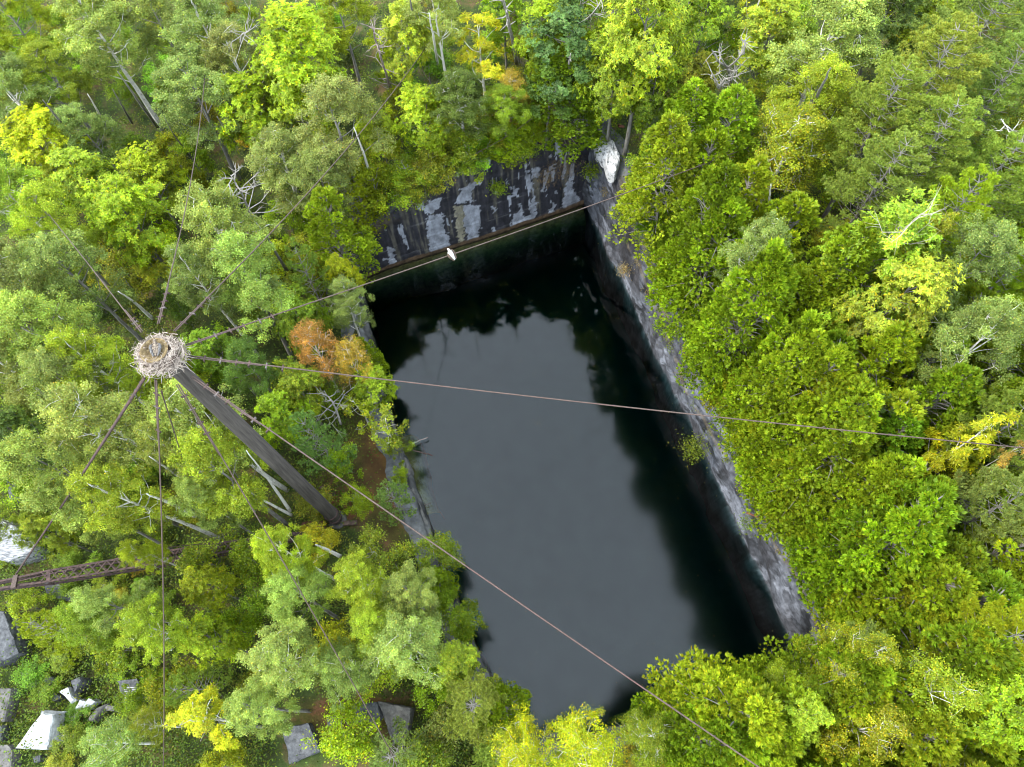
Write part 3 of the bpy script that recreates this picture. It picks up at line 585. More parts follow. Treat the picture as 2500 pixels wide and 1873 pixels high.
def L_(col, noun, place): return f'{ADJ[col]} {noun} {place}'
NOUN = dict(aspen='aspen', maple='maple', oak='oak', birch='birch', sparse='sparse ash', cedar='cedar', pine='pine', smallpine='young pine', shrub='shrub', sapling='sapling')
TREES = [
 # top left woods
 ('aspen', 30, 60, 14, 2.2, 'fresh', 'at the top left corner'), ('aspen', 225, 75, 15, 2.9, 'pale', 'with bare trunks below, near top left'),
 ('aspen', 120, 175, 13, 2.1, 'olive', 'thin and gold flecked, right of the corner'), ('aspen', 40, 210, 14, 2.4, 'grey', 'on the left edge above the lemon maple'),
 ('aspen', 330, 30, 14, 2.2, 'grey', 'cut by the top edge beside the pale one'), ('aspen', 455, 70, 15, 2.5, 'grey', 'behind the upper end of the upright cable'),
 ('aspen', 425, 215, 14, 2.6, 'grey', 'standing behind the upright cable'), ('aspen', 530, 150, 14, 2.1, 'grey', 'with curled bare branches beside the lime maple'),
 ('maple', 645, 125, 15, 3.0, 'lime', 'biggest crown at the top, left of the snag'), ('maple', 555, 245, 12, 2.3, 'lime', 'just below the biggest lime crown'),
 ('maple', 655, 245, 11, 2.0, 'fresh', 'tucked under the biggest lime crown'), ('aspen', 200, 290, 11, 1.9, 'grey', 'between bare trunks above the lemon maple'),
 ('maple', 105, 330, 12, 2.3, 'yellow', 'brightest crown near the left edge'), ('maple', 190, 395, 11, 2.0, 'ygreen', 'beside the lemon crown'),
 ('maple', 320, 395, 9, 2.0, 'fresh', 'low beside the upright cable'), ('aspen', 30, 430, 13, 2.2, 'ygreen', 'on the left edge below the lemon maple'),
 ('aspen', 110, 495, 13, 2.0, 'ygreen', 'crossed by the faint far cable'), ('maple', 285, 490, 12, 2.5, 'fresh', 'round, filling the gap left of the upright cable'),
 ('aspen', 495, 480, 14, 2.5, 'pale', 'tall, between the two upper cables'), ('aspen', 525, 610, 13, 2.4, 'pale', 'just above the cable over the pool'),
 ('aspen', 440, 610, 12, 1.7, 'grey', 'right of the upright cable above the nest'), ('aspen', 165, 600, 13, 2.3, 'grey', 'beside the fallen pale log'),
 ('aspen', 45, 620, 14, 2.3, 'grey', 'on the left edge level with the fallen log'), ('aspen', 95, 740, 14, 2.4, 'pale', 'left of the nest'),
 ('aspen', 215, 790, 13, 2.0, 'ygreen', 'touching the nest on its left'), ('aspen', 120, 850, 13, 1.9, 'grey', 'below left of the nest'),
 ('aspen', 20, 800, 12, 1.8, 'grey', 'on the left edge level with the nest'), ('maple', 340, 560, 8, 1.6, 'fresh', 'low behind the nest cables'),
 ('aspen', 730, 285, 14, 2.5, 'grey', 'crossed by the long diagonal cable'), ('aspen', 600, 350, 12, 2.3, 'grey', 'behind the twisted dead tree'),
 ('aspen', 690, 400, 12, 1.8, 'grey', 'with a bare stem, over the streaked face side'),
 ('cedar', 775, 478, 8.5, 2.05, 'cedar2', 'bulging over the left end of the streaked face'), ('cedar', 745, 415, 8, 1.9, 'cedar', 'behind the bulging rim cedar'),
 ('shrub', 880, 445, 3.6, 1.7, 'green', 'on the rim at the left of the streaked face'), ('shrub', 930, 385, 3.4, 1.5, 'olive', 'on the rim beside the drift log'),
 ('maple', 815, 270, 8, 1.3, 'lime', 'narrow column behind the rim'), ('maple', 905, 255, 9, 1.8, 'lime', 'spreading behind the rim, below the snag'),
 ('maple', 860, 85, 11, 1.7, 'ygreen', 'just right of the snag'), ('sparse', 1040, 110, 10, 1.9, 'yellow', 'loose crown beside the leaning dead trunk'),
 ('aspen', 950, 30, 13, 1.7, 'pale', 'thin, cut by the top edge over the bare stem'), ('aspen', 740, 40, 11, 1.9, 'fresh', 'at the top edge right of the biggest lime crown'),
 ('aspen', 1000, 225, 9, 1.9, 'dark', 'low, behind the rim above the boulder'), ('birch', 1105, 215, 7, 1.2, 'amber', 'small, behind the middle of the rim'),
 ('aspen', 1080, 260, 7, 1.5, 'green', 'low in front of the amber birch'), ('oak', 1215, 105, 12, 2.4, 'blue', 'round crown with the broken stub in front'), ('oak', 1170, 210, 8, 1.8, 'dark', 'low, below the blue green oak'),
 ('maple', 1165, 80, 11, 1.5, 'lime', 'narrow, left of the blue green oak'), ('maple', 1090, 20, 11, 1.6, 'fresh', 'at the top edge by the leaning dead trunk'),
 ('cedar', 1238, 246, 8.5, 2.4, 'cedar3', 'largest, overhanging the inner corner'), ('maple', 1390, 80, 17, 2.4, 'ygreen', 'tall drooping crown at the top centre'),
 ('maple', 1330, 160, 11, 1.9, 'green', 'below left of the tall drooping maple'), ('maple', 1415, 195, 10, 1.7, 'green', 'below right of the tall drooping maple'),
 ('maple', 1260, 20, 12, 1.8, 'fresh', 'at the top edge behind the blue green oak'), ('maple', 1520, 55, 12, 2.1, 'green', 'at the top edge left of the white dead tree'),
 ('maple', 1500, 190, 9, 1.6, 'olive', 'low, left of the white dead tree'), ('maple', 1660, 100, 12, 2.2, 'ygreen', 'behind the white dead tree'), ('sparse', 1620, 35, 11, 1.2, 'yellow', 'small at the top edge behind the dead tree'),
 ('cedar', 1120, 335, 4.5, 1.5, 'cedar', 'squat, on the rim above the pale streaks'), ('shrub', 1020, 360, 3.6, 1.5, 'green', 'on the rim above the tan streak'), ('shrub', 1080, 285, 3.2, 1.2, 'olive', 'behind the squat rim cedar'),
 ('aspen', 1790, 95, 15, 2.8, 'pale', 'broad with a grey forked trunk, top right'), ('aspen', 1745, 225, 13, 2.2, 'ygreen', 'below the broad forked aspen'), ('maple', 1920, 40, 13, 2.4, 'dark', 'at the top edge behind the pines'),
 ('maple', 1990, 90, 11, 2.0, 'green', 'in shade left of the corner pine'), ('pine', 2110, 60, 16, 2.9, 'bpine', 'at the top right corner'), ('pine', 2010, 190, 16, 2.9, 'pine', 'below the corner pine'), ('pine', 1900, 260, 15, 2.5, 'pine', 'left of the stand of pines'),
 ('pine', 2150, 220, 15, 2.5, 'bpine', 'on the right edge below the corner pine'), ('pine', 2000, 345, 15, 2.7, 'pine', 'widest, in the middle of the pine stand'), ('pine', 1880, 400, 14, 2.3, 'pine', 'lowest on the left of the pine stand'),
 ('pine', 2130, 400, 14, 2.5, 'pine', 'on the right edge below the birch limb'), ('pine', 2040, 500, 13, 2.1, 'cedar2', 'behind the forked dead top'), ('birch', 1690, 330, 12, 2.3, 'ytree', 'crossed by the far end of the pool cable'), ('birch', 1750, 300, 11, 1.6, 'ytree', 'right half of the yellow flecked pair'),
 ('birch', 2190, 290, 13, 1.8, 'olive', 'with a white crooked limb on the right edge'),
 # right side
 ('maple', 1855, 560, 14, 2.3, 'ygreen', 'big, with the forked dead top at its right'), ('maple', 1900, 690, 13, 2.1, 'ygreen', 'below the big yellow green maple'), ('aspen', 1610, 565, 12, 1.6, 'grey', 'alone among the rim cedars'), ('maple', 1960, 560, 13, 1.2, 'ytree', 'below the forked dead top'),
 ('aspen', 2070, 610, 13, 1.8, 'grey', 'behind the yellow flecked maple'), ('aspen', 2110, 760, 13, 1.9, 'grey', 'on the right, above the yellow ash'), ('pine', 2180, 560, 13, 2.0, 'cedar2', 'on the right edge beside the grey green aspen'), ('pine', 2180, 890, 14, 1.9, 'pine', 'on the right edge level with the yellow ash'),
 ('smallpine', 1830, 950, 8.5, 1.3, 'bpine', 'pale star below the long cable'), ('smallpine', 1760, 1080, 8, 1.2, 'pine', 'near the notch in the cliff'), ('sparse', 2055, 985, 12, 1.3, 'gold', 'with golden leaf clusters on the right'), ('sparse', 2120, 1010, 11, .7, 'orange', 'small tuft beside the golden ash'),
 ('pine', 2170, 1100, 13, 1.9, 'bpine', 'below the golden ash on the right edge'), ('aspen', 1850, 1320, 10, 1.1, 'grey', 'small among cedars near the lower cliff end'), ('pine', 2130, 1380, 14, 1.8, 'cedar2', 'starry pale crown at lower right'), ('birch', 1830, 1450, 12, 1.3, 'ytree', 'left one of the lower right pair'),
 ('birch', 1960, 1460, 12, 1.4, 'ygreen', 'right one of the lower right pair'), ('maple', 1730, 1570, 11, 1.3, 'ygreen', 'at the bottom edge right of the last cable'), ('birch', 1870, 1610, 11, 1.4, 'ytree', 'at the bottom edge near the brown gap'),
 ('aspen', 1660, 1395, 9, 1.3, 'green', 'leaning over the near right corner of the pool'), ('aspen', 1735, 1400, 9, 1.2, 'green', 'against the lower end of the cliff'), ('maple', 2150, 1560, 13, 1.5, 'lime', 'at the bottom right corner'),
 # near bank
 ('birch', 1385, 1540, 10, 1.2, 'olive', 'with gold leaves reaching over the near water'), ('birch', 1260, 1600, 10, 1.7, 'yellow', 'at the bottom edge over the near bank'), ('birch', 1150, 1620, 10, 1.5, 'yellow', 'left of the yellow bottom birch'),
 ('pine', 1020, 1530, 9, 1.7, 'pine', 'by the near left corner of the pool'), ('cedar', 1095, 1520, 7, 1.5, 'cedar', 'at the water, near left corner'), ('pine', 1080, 1630, 8, 1.4, 'pine', 'cut by the bottom edge beside the birches'), ('smallpine', 860, 1620, 6, 1.4, 'bpine', 'crossed by the cable at the bottom edge'), ('shrub', 745, 1590, 4.5, 1.6, 'lime', 'between the two stone slabs'),
 # lower left woods
 ('aspen', 255, 930, 15, 2.2, 'pale', 'below the nest, left of the plumb cable'), ('aspen', 170, 1010, 15, 2.0, 'pale', 'crossed by the topping cable'), ('aspen', 285, 1050, 14, 1.8, 'ygreen', 'above the lattice boom by the plumb cable'),
 ('aspen', 215, 1110, 12, 1.4, 'pale', 'just above the lattice boom'), ('aspen', 465, 910, 15, 2.1, 'pale', 'left of the mast middle'), ('aspen', 480, 1020, 14, 2.0, 'ygreen', 'crossed by the steep cable'), ('aspen', 400, 990, 13, 1.5, 'pale', 'behind the thin dark cable'),
 ('aspen', 440, 1085, 12, 1.2, 'pale', 'over the middle of the lattice boom'), ('aspen', 625, 1180, 12, 1.35, 'ygreen', 'over the right end of the boom'), ('aspen', 640, 1285, 11, 1.5, 'pale', 'below the right end of the boom'),
 ('aspen', 800, 1275, 11, 1.5, 'ygreen', 'just below the mast foot'), ('aspen', 890, 1290, 10, 1.5, 'grey', 'at the bank right of the mast foot'), ('aspen', 870, 1390, 11, 1.9, 'pale', 'at the bank under the long rim cable'),
 ('aspen', 790, 1350, 10, 1.5, 'ygreen', 'between the steep and rim cables'), ('aspen', 620, 1440, 11, 1.8, 'pale', 'left of the steep cable low down'), ('aspen', 570, 1530, 10, 1.4, 'pale', 'above the left stone slab'), ('aspen', 740, 1450, 9, 1.4, 'grey', 'right of the steep cable low down'),
 ('aspen', 290, 1320, 11, 1.5, 'pale', 'below the boom on the plumb cable'), ('aspen', 350, 1370, 11, 1.5, 'ygreen', 'right of the plumb cable below the boom'), ('aspen', 210, 1340, 10, 1.4, 'olive', 'left of the plumb cable over the boulders'),
 ('aspen', 305, 1185, 9, .9, 'ygreen', 'hiding part of the lattice boom'), ('smallpine', 140, 1370, 6.5, 1.4, 'ygreen', 'feathery, over the dark slab'), ('shrub', 270, 1390, 4.5, 1.5, 'green', 'over the drilled block'), ('smallpine', 425, 1480, 6.5, 1.2, 'pine', 'right of the drilled block'),
 ('maple', 460, 1390, 8, 1.3, 'fresh', 'above the small pine'), ('maple', 450, 1265, 7, 1.2, 'fresh', 'just below the boom middle'), ('sparse', 440, 1570, 8.5, 1.5, 'gold', 'star leaved at the bottom left'), ('birch', 250, 1610, 6.5, 1.3, 'pale', 'on the plumb cable at the bottom edge'),
 ('aspen', 40, 1130, 8, 1.4, 'olive', 'left edge over the pale slab'), ('maple', 60, 950, 9, 1.8, 'dark', 'in shade on the left edge'), ('maple', 100, 1155, 7, .9, 'ygreen', 'above the left end of the boom'), ('shrub', 60, 1310, 3, .9, 'ygreen', 'below the left end of the boom'),
 ('maple', 380, 830, 10, 1.5, 'green', 'right under the nest'), ('birch', 330, 1570, 5, .9, 'olive', 'low at the foot of the plumb cable'), ('shrub', 290, 1515, 3, .9, 'green', 'beside the drilled block at lower left'),
 # mast side bank
 ('maple', 650, 690, 9, 1.6, 'green', 'behind the orange maple'), ('smallpine', 680, 630, 9, 1.6, 'pine', 'soft crown below the pool cable'), ('aspen', 740, 660, 9, 1.4, 'grey', 'at the bank below the pool cable'), ('maple', 590, 670, 9, 1.4, 'grey', 'left of the soft pine below the pool cable'),
 ('birch', 682, 760, 9, 1.55, 'orange', 'at the mast side bank'), ('birch', 770, 790, 8, 1.3, 'amber', 'right of the orange birch'), ('maple', 745, 590, 6, 1.1, 'yellow', 'at the left end of the streaked face'), ('cedar', 830, 760, 5, 1.1, 'cedar', 'on the bank right of the amber birch'),
 ('maple', 845, 835, 6, 1.3, 'fresh', 'on the bank under the rim to rim cable'), ('sapling', 895, 905, 5, 1.3, 'ygreen', 'white stemmed, leaning out over the water'), ('smallpine', 700, 960, 8, 1.5, 'bpine', 'right of the mast middle'), ('shrub', 735, 1000, 3.5, 1.0, 'fresh', 'between pine and bare litter'),
 ('maple', 640, 840, 9, 1.6, 'green', 'right of the mast top half'), ('maple', 600, 910, 9, 1.4, 'fresh', 'right beside the mast middle'), ('aspen', 560, 800, 11, 1.5, 'dark', 'right of the nest under the level cable'), ('maple', 480, 770, 9, 1.5, 'green', 'just right of the nest'),
 ('sapling', 780, 880, 5.5, 1.2, 'ygreen', 'with white forked branches by the litter'), ('smallpine', 858, 1085, 5, 1.1, 'bpine', 'at the water edge beside the rim to rim cable'), ('shrub', 770, 1080, 2.6, .9, 'fresh', 'just right of the mast foot'), ('shrub', 865, 1030, 2.2, .6, 'cedar', 'round on the rock bank'),
 ('shrub', 880, 960, 2.4, .8, 'green', 'at the foot of the leaning sapling'), ('shrub', 940, 1200, 4, 1.3, 'green', 'at the water, right of the bank aspens'), ('cedar', 935, 1260, 5, 1.1, 'cedar', 'at the water below the long cable'), ('shrub', 1015, 1275, 3.6, .75, 'green', 'standing alone in the shallow water edge'),
 ('shrub', 1000, 1345, 4.5, 1.2, 'green', 'leaning over the water below the lone shrub'), ('maple', 990, 1430, 6, 1.3, 'ygreen', 'at the left water edge low down'), ('shrub', 940, 1480, 4, 1.2, 'fresh', 'above the right stone slab'),
]
for (k_, x_, y_, h_, r_, c_, pl_) in TREES:
    if y_ < 460 and k_ not in ('shrub',): h_, r_ = h_*.82, r_*1.10
    tree(k_, x_, y_, h_, r_, c_, L_(c_, NOUN[k_], pl_))

# cedar stand behind the long face, in rows level with things one can find
ROWS = [(300, 'level with the white corner boulder'), (400, 'level with the streaked face'), (500, 'level with the inner pool corner'), (600, 'level with the grey aspen'), (700, 'level with the far pool water'),
        (800, 'level with the nest'), (900, 'where the long cable crosses the rim'), (1000, 'level with the golden ash'), (1100, 'level with the shrub on the cliff'), (1200, 'level with the cliff notch'),
        (1300, 'level with the lower cliff tip'), (1400, 'level with the near pool corner'), (1500, 'just below the pool'), (1600, 'along the bottom edge'), (1700, 'beyond the bottom edge')]
ORD = ['first', 'second', 'third', 'fourth', 'fifth', 'sixth', 'seventh', 'eighth', 'ninth', 'tenth', 'eleventh', 'twelfth']
edge_y = [280, 330, 440, 520, 600, 700, 800, 900, 1000, 1100, 1200, 1320, 1440, 1520, 1600, 1720]; edge_x = [1468, 1450, 1418, 1420, 1475, 1545, 1575, 1568, 1592, 1690, 1722, 1775, 1560, 1480, 1560, 1640]
big = [(x_, y_, r_) for (k_, x_, y_, h_, r_, c_, pl_) in TREES if x_ > 1280]
for ri, (ry, ph) in enumerate(ROWS):
    x0 = np.interp(ry, edge_y, edge_x)-16; n = 0; x_ = x0+random.uniform(-12, 12)
    while x_ < 2300 and n < 12:
        yy = ry+random.uniform(-26, 26); xx = x_+random.uniform(-14, 14)
        if not any(math.hypot(xx-a, yy-b) < 40*r for a, b, r in big):
            col = random.choice(['cedar', 'cedar', 'cedar2', 'cedar3']); h_ = random.uniform(8.5, 11.0) if n > 1 else random.uniform(9.5, 12.0)
            if xx > 1950: col = random.choice(['cedar3', 'cedar', 'green'])
            tree('cedar', xx, yy, h_, random.uniform(1.7, 2.4), col, f'{ADJ[col]} cedar, {ORD[n]} from the rim {ph}', 'cedars behind the long grey face')
            n += 1
        x_ += random.uniform(92, 112)

# low growth right on the rims
def rim(pts, step, off, skip, kind, Hr, Rr, cols, label, group):
    q, s_ = resample(pts, step); t = np.gradient(q, axis=0); t /= np.linalg.norm(t, axis=1)[:, None]
    for (x_, y_), (tx, ty), s1 in zip(q, t, s_):
        o_ = off+random.uniform(-.25, .35); X, Y = x_-ty*o_, y_+tx*o_; u_ = proj([X, Y, float(ground(X, Y))+1.5])/K; big_ = 1.0
        if kind == 'cedar' and (780 < u_[1] < 1070 or u_[1] > 1290): X, Y, big_ = x_-ty*(o_-.75), y_+tx*(o_-.75), 1.45
        if skip(u_[0], u_[1]) or random.random() < .08: continue
        tree(kind, 0, 0, random.uniform(*Hr)*big_, random.uniform(*Rr)*big_, random.choice(cols), label, group, world=(X, Y), jit=.14)
rim(Rt, 1.15, .45, lambda x, y: 1085 < y < 1190 or y < 400 or 610 < y < 650, 'cedar', (3.0, 5.6), (1.05, 1.5), ['cedar', 'cedar2', 'cedar3'], 'low young cedar leaning over the rim of the long grey face', 'young cedars along the cliff rim')
rim(Bk, .95, .35, lambda x, y: x > 1215 or x < 860, 'shrub', (1.6, 3.0), (.85, 1.3), ['green', 'olive', 'fresh', 'green'], 'low bush on the rim above the streaked face', 'low bushes on the far rim')
rim(Bk, 1.5, 2.6, lambda x, y: x > 1300, 'shrub', (2.0, 3.4), (.9, 1.3), ['green', 'olive', 'ygreen', 'fresh'], 'bush in the second rank behind the streaked face', 'bushes behind the far rim')
# young trees of the dim understory
import itertools
zones = {'behind the streaked face': [], 'in the woods left of the nest': [], 'in the lower left woods': [], 'in the right hand stand': []}
tries = 0; got = []
while len(got) < 215 and tries < 6000:
    tries += 1
    px, py = random.uniform(-60, 2560), random.uniform(-40, 1930); p = P(px, py, 3.0); X, Y = p[0], p[1]
    if inpoly(X, Y, PIT) or dpoly(X, Y, PIT) < 1.4: continue
    if 820 < px < 1010 and 940 < py < 1330: continue                 # bare litter on the bank
    if px < 420 and py > 1230: continue                              # boulder yard
    if 640 < px < 1020 and py > 1640: continue                       # stone slabs
    if any(math.hypot(X-a, Y-b) < 2.3 for a, b in got): continue
    if any(math.hypot(X-a, Y-b) < 1.0 for a, b, _, _ in USED): continue
    got.append((X, Y))
    z = 'behind the streaked face' if (px > 700 and py < 560 and px < 1500) else 'in the right hand stand' if px > 1400 else 'in the woods left of the nest' if py < 850 else 'in the lower left woods'
    c_ = random.choice(['green', 'fresh', 'dark', 'olive', 'green', 'ygreen'])
    tree('shrub', 0, 0, random.uniform(2.4, 5.2), random.uniform(1.0, 1.7), c_, f'low understory shrub half hidden beneath taller crowns {z}', f'understory shrubs {z}', world=(X, Y), jit=.16)

k_ = 0
for _ in range(400):
    X, Y = P(random.uniform(-20, 420), random.uniform(1260, 1880), .6)[:2]
    if k_ >= 26 or any(math.hypot(X-a, Y-b) < 1.0 for a, b, _, _ in USED): continue
    u_ = proj([X, Y, .6])
    if (20 < u_[0] < 175 and 1715 < u_[1] < 1850) or (130 < u_[0] < 380 and 1640 < u_[1] < 1745) or (u_[0] < 50 and 1480 < u_[1] < 1640): continue
    tree('shrub', 0, 0, random.uniform(.9, 2.0), random.uniform(.5, .95), random.choice(['green', 'ygreen', 'olive', 'fresh']), 'low shrub growing between the cut stone blocks', 'shrubs among the cut blocks', world=(X, Y), jit=.16); k_ += 1
# undergrowth: one carpet of low leaves
N_ = 9500
px = R.uniform(-150, 2650, N_*3); py = R.uniform(-150, 2000, N_*3); q = P(px, py, 1.5)
X, Y = q[:, 0], q[:, 1]; okm = ~(inpoly(X, Y, PIT)) & (dpoly(X, Y, PIT) > .9) & ~((px > 840) & (px < 1010) & (py > 930) & (py < 1330) & (R.random(N_*3) > .12)) & ~((px > 640) & (px < 1000) & (py > 1690) & (R.random(N_*3) > .1))
okm &= (Y < 75)
X, Y = X[okm][:N_], Y[okm][:N_]; G = ground(X, Y)
lpc = 48; n_ = len(X); rad = R.uniform(.35, .95, n_); ht = R.uniform(.25, 1.5, n_)
c = np.stack([X, Y, G+ht*.5], -1)[:, None]+R.normal(size=(n_, lpc, 3))*np.stack([rad*.6, rad*.6, ht*.35], -1)[:, None]
c = c.reshape(-1, 3); nn = nrm(R.normal(size=c.shape)*.6+[0, 0, 1]); a, b = frames(nn, R); sz = R.uniform(.045, .085, len(c))
V = quads(c, a, b, sz, sz*.55)
base = np.array([[.065, .10, .005], [.05, .08, .008], [.095, .11, .007], [.08, .125, .006], [.11, .11, .010]])[R.integers(0, 5, n_)]  # leaf tones lowered, putting the deep shade between crowns into the colour
T = np.repeat(np.repeat(base, lpc, 0)*np.exp(R.normal(0, .25, (len(c), 1))), 4, 0)
ug = link('undergrowth', fmesh('undergrowth', V, T, M_leaf)); ug.color = (1, 1, 1, 1)
tag(ug, 'low leafy ground cover on the forest floor', 'undergrowth', kind='stuff')

# plants clinging to the faces
def tuft(name, p, rad, n, ll, lw, colr, label, cat, spread=1.0, hang=0.0):
    r = np.random.default_rng(int(abs(p[0]*100))+n); c0 = np.asarray(p)+r.normal(size=(n, 3))*np.array([rad, rad, rad*.6])
    dr = nrm(r.normal(size=(n, 3))*spread+np.array([0, 0, .7-hang])); bb = nrm(np.cross(dr, r.normal(size=dr.shape)))
    V = quads(c0+dr*ll*.5, dr, bb, ll*.5, lw*.5)-np.asarray(p)
    o = link(name, fmesh(name, V, tones(r, n, .25), M_leaf)); o.location = p; o.color = (*colr, 1); tag(o, label, cat); return o
tuft('fern', P(1216, 460, 3.2), .28, 650, .16, .05, PAL['fresh'], 'green fern growing on the streaked face', 'fern')
tuft('fern', P(1443, 418, 2.6), .32, 700, .16, .05, PAL['fresh'], 'green fern in the inner corner below the white boulder', 'fern')
for i, (a, b, z, w_) in enumerate([(1395, 405, 3.4, .55), (1330, 432, 3.0, .35), (1360, 412, 3.2, .45)]):
    tuft('dry_grass', P(a, b, z), w_, 420, .30, .014, (.17, .115, .055), ['dry brown grass hanging nearest the inner corner of the face', 'smallest dry brown grass clump on the streaked face', 'dry brown grass between two clumps on the streaked face'][i], 'grass', .5, 1.1)
tuft('fern', P(1611, 795, .9), .22, 300, .15, .05, PAL['green'], 'small fern on the bench of the long face', 'fern')
tuft('fern', P(1640, 815, 2.2), .35, 500, .15, .05, PAL['olive'], 'olive fern clump above the bench of the long face', 'fern')
q_, s_ = resample(Rt, 1.0); LM = ['level with the far corner', 'level with the first cedars', 'above the dark far water', 'by the dark stained stretch', 'below the dark stained stretch', 'level with the mid water', 'beside the widest bench', 'just above the level cable', 'under the level cable', 'just below the level cable', 'above the cliff bush', 'beside the cliff bush', 'below the cliff bush', 'above the cliff notch', 'at the cliff notch', 'below the fallen red stem', 'near the lower cliff tip', 'at the lower cliff tip']
for n_i, k_ in enumerate(range(3, len(q_)-4, 2)):
    tx_, ty_ = q_[k_+1]-q_[k_]; l_ = math.hypot(tx_, ty_); z_ = float(bench(s_[k_]+1.0))+.12+random.uniform(-.1, .2)
    tuft('weed', (q_[k_][0]-ty_/l_*.10, q_[k_][1]+tx_/l_*.10, z_), .13+.12*random.random(), 90+int(150*random.random()), .11, .035, random.choice([PAL['olive'], PAL['green'], (.20, .15, .06)]), 'small weed on the bench of the long face '+LM[min(n_i, 17)], 'weed')
tuft('dry_grass', P(1522, 660, .6), .22, 500, .25, .02, (.30, .22, .09), 'tan grass tuft on the long face near the far corner', 'grass', .8, .4)
tuft('bush', P(1695, 1095, .6), .42, 1100, .14, .05, PAL['olive'], 'reddish green bush jutting from the cliff over dark water', 'bush', 1.0)
tuft('fern', P(1826, 1280, .9), .25, 350, .14, .045, PAL['green'], 'small fern on the face beside the cliff notch', 'fern')

# ------------------------------------------------------------------ mast, nest, guy cables
MBASE = P(822, 1268, .1); MTOP = P(398, 868, 20.6)
mast = tag(empty('derrick_mast', MBASE), 'tall weathered grey timber mast carrying the stick nest', 'mast')
def rel(p, o): return np.asarray(p)-np.asarray(o.location)
ax = MTOP-MBASE; axn = ax/np.linalg.norm(ax)
u = np.linspace(0, 1, 26); pts = MBASE+u[:, None]*ax; rad = np.interp(u, [0, .03, .3, .7, 1], [.34, .37, .38, .34, .28])
mb = MB(); kk = 28; a_ = nrm(np.cross(axn, [0, 1, 0])); b_ = np.cross(axn, a_); V = []
for i, (p, r) in enumerate(zip(pts, rad)):
    th = np.arange(kk)/kk*2*math.pi; rr = r*(1+.035*np.round(np.sin(th*5+.4)*1.2)/1.2+.03*(vnoise(th*3, u[i]*6)-.5))
    V.append(p+rr[:, None]*(np.cos(th)[:, None]*a_+np.sin(th)[:, None]*b_))
V = np.concatenate(V)-MBASE
mb.add(V, [(i*kk+j, i*kk+(j+1) % kk, (i+1)*kk+(j+1) % kk, (i+1)*kk+j) for i in range(25) for j in range(kk)]+[tuple(25*kk+j for j in range(kk))])
mb.build('pole', M_wood, mast, True)
for zz, r in ((.55, .43), (1.3, .435)):
    b = MB(); p = axn*zz; b.tube([p-axn*.05, p+axn*.05], r, 24, True); b.build('iron_band', M_rust, mast)
b = MB(); b.tube([axn*(np.linalg.norm(ax)-.5), axn*(np.linalg.norm(ax)+.05)], .36, 20); b.tube([axn*(np.linalg.norm(ax)+.05), axn*(np.linalg.norm(ax)+.25)], .5, 20); b.build('top_casting', M_rust, mast)
b = MB(); b.tube([[0, 0, -.35], [0, 0, -.05]], [.62, .55], 20); b.box([0, 0, -.5], 1.3, 1.3, .4); b.build('footing', M_slabr, mast)
foot = tag(empty('timber', P(768, 1282, .5)), 'split red timber piece lying at the mast foot', 'timber')
b = MB(); 
for i in range(7):
    y0 = -.22+.075*i; L0 = .55+.25*random.random(); b.beam([-L0, y0*.7, random.uniform(-.12, .1)], [L0*.9, y0, random.uniform(-.05, .12)], .07, .10)
b.build('split_wood', M_redwood, foot)
for (a, c_, lab) in [((838, 1278), (872, 1276), 'grey timber sill right of the mast foot'), ((808, 1300), (806, 1352), 'grey timber sill below the mast foot'), ((786, 1188), (790, 1220), 'short brown post beside the mast')]:
    p0, p1 = P(*a, .15), P(*c_, .1); o = tag(empty('timber', p0), lab, 'timber', 'timbers round the mast foot'); b = MB(); b.beam([0, 0, 0], p1-p0, .26, .24); b.build('sill_beam', M_brownwood, o)

# nest
NC = P(385, 860, 21.15)
nest = tag(empty('osprey_nest', NC), 'big round stick nest with straw lining on top of the mast', 'nest')
nest.scale = (.92, .92, .92)
b = MB(); r = np.random.default_rng(5)
for i in range(1150):
    th = r.uniform(0, 6.283); rr = .50+.33*r.random()**1.2; z = r.uniform(-.50, .16)-.45*(rr-.62)
    if i > 850: rr = r.uniform(.46, .60); z = r.uniform(-.05, .16)
    rr *= 1+.07*math.sin(2*th+1)+.05*math.sin(5*th)+.04*r.normal()
    c = np.array([rr*math.cos(th), rr*math.sin(th), z]); tg = np.array([-math.sin(th), math.cos(th), 0.])
    dr = tg+r.normal(0, .38, 3)*[1, 1, .55]
    if r.random() < .26: dr = np.array([math.cos(th), math.sin(th), -.3])+r.normal(0, .5, 3)
    dr /= np.linalg.norm(dr); L0 = r.uniform(.14, .42); bow = r.normal(0, .035, 3)
    rd = r.uniform(.006, .0135); b.tube([c-dr*L0/1.6, c+bow, c+dr*L0/1.6], [rd, rd*.95, rd*.45], 4, False)
for i in range(60):
    th = r.uniform(0, 6.6); c = np.array([.72*math.cos(th), .72*math.sin(th), -.25]); e = c+np.array([math.cos(th)*.25, math.sin(th)*.25, -.35])+r.normal(0, .16, 3)
    b.tube([c, (c+e)/2+r.normal(0, .06, 3), e], [.014, .010, .004], 4, False)
b.build('stick_rim', M_stick, nest)
b = MB(); b.tube([[0, 0, -.5], [0, 0, -.2], [0, 0, -.02]], [.35, .62, .66], 20); b.build('stick_bed', M_brownwood, nest)
b = MB()
for i in range(900):
    th = r.uniform(0, 6.283); rr = .47*r.random()**.6; z = .04+.18*(rr/.47)**2-.02*r.random()+.01
    c = np.array([rr*math.cos(th)-.04, rr*math.sin(th)-.03, z]); dr = np.array([-math.sin(th), math.cos(th), .05])+r.normal(0, .45, 3)*[1, 1, .2]; dr /= np.linalg.norm(dr)
    L0 = r.uniform(.07, .2); b.tube([c-dr*L0/2, c+dr*L0/2], [.006, .004], 3, False)
V0 = [[-.04, -.03, .03]]; F0_ = []
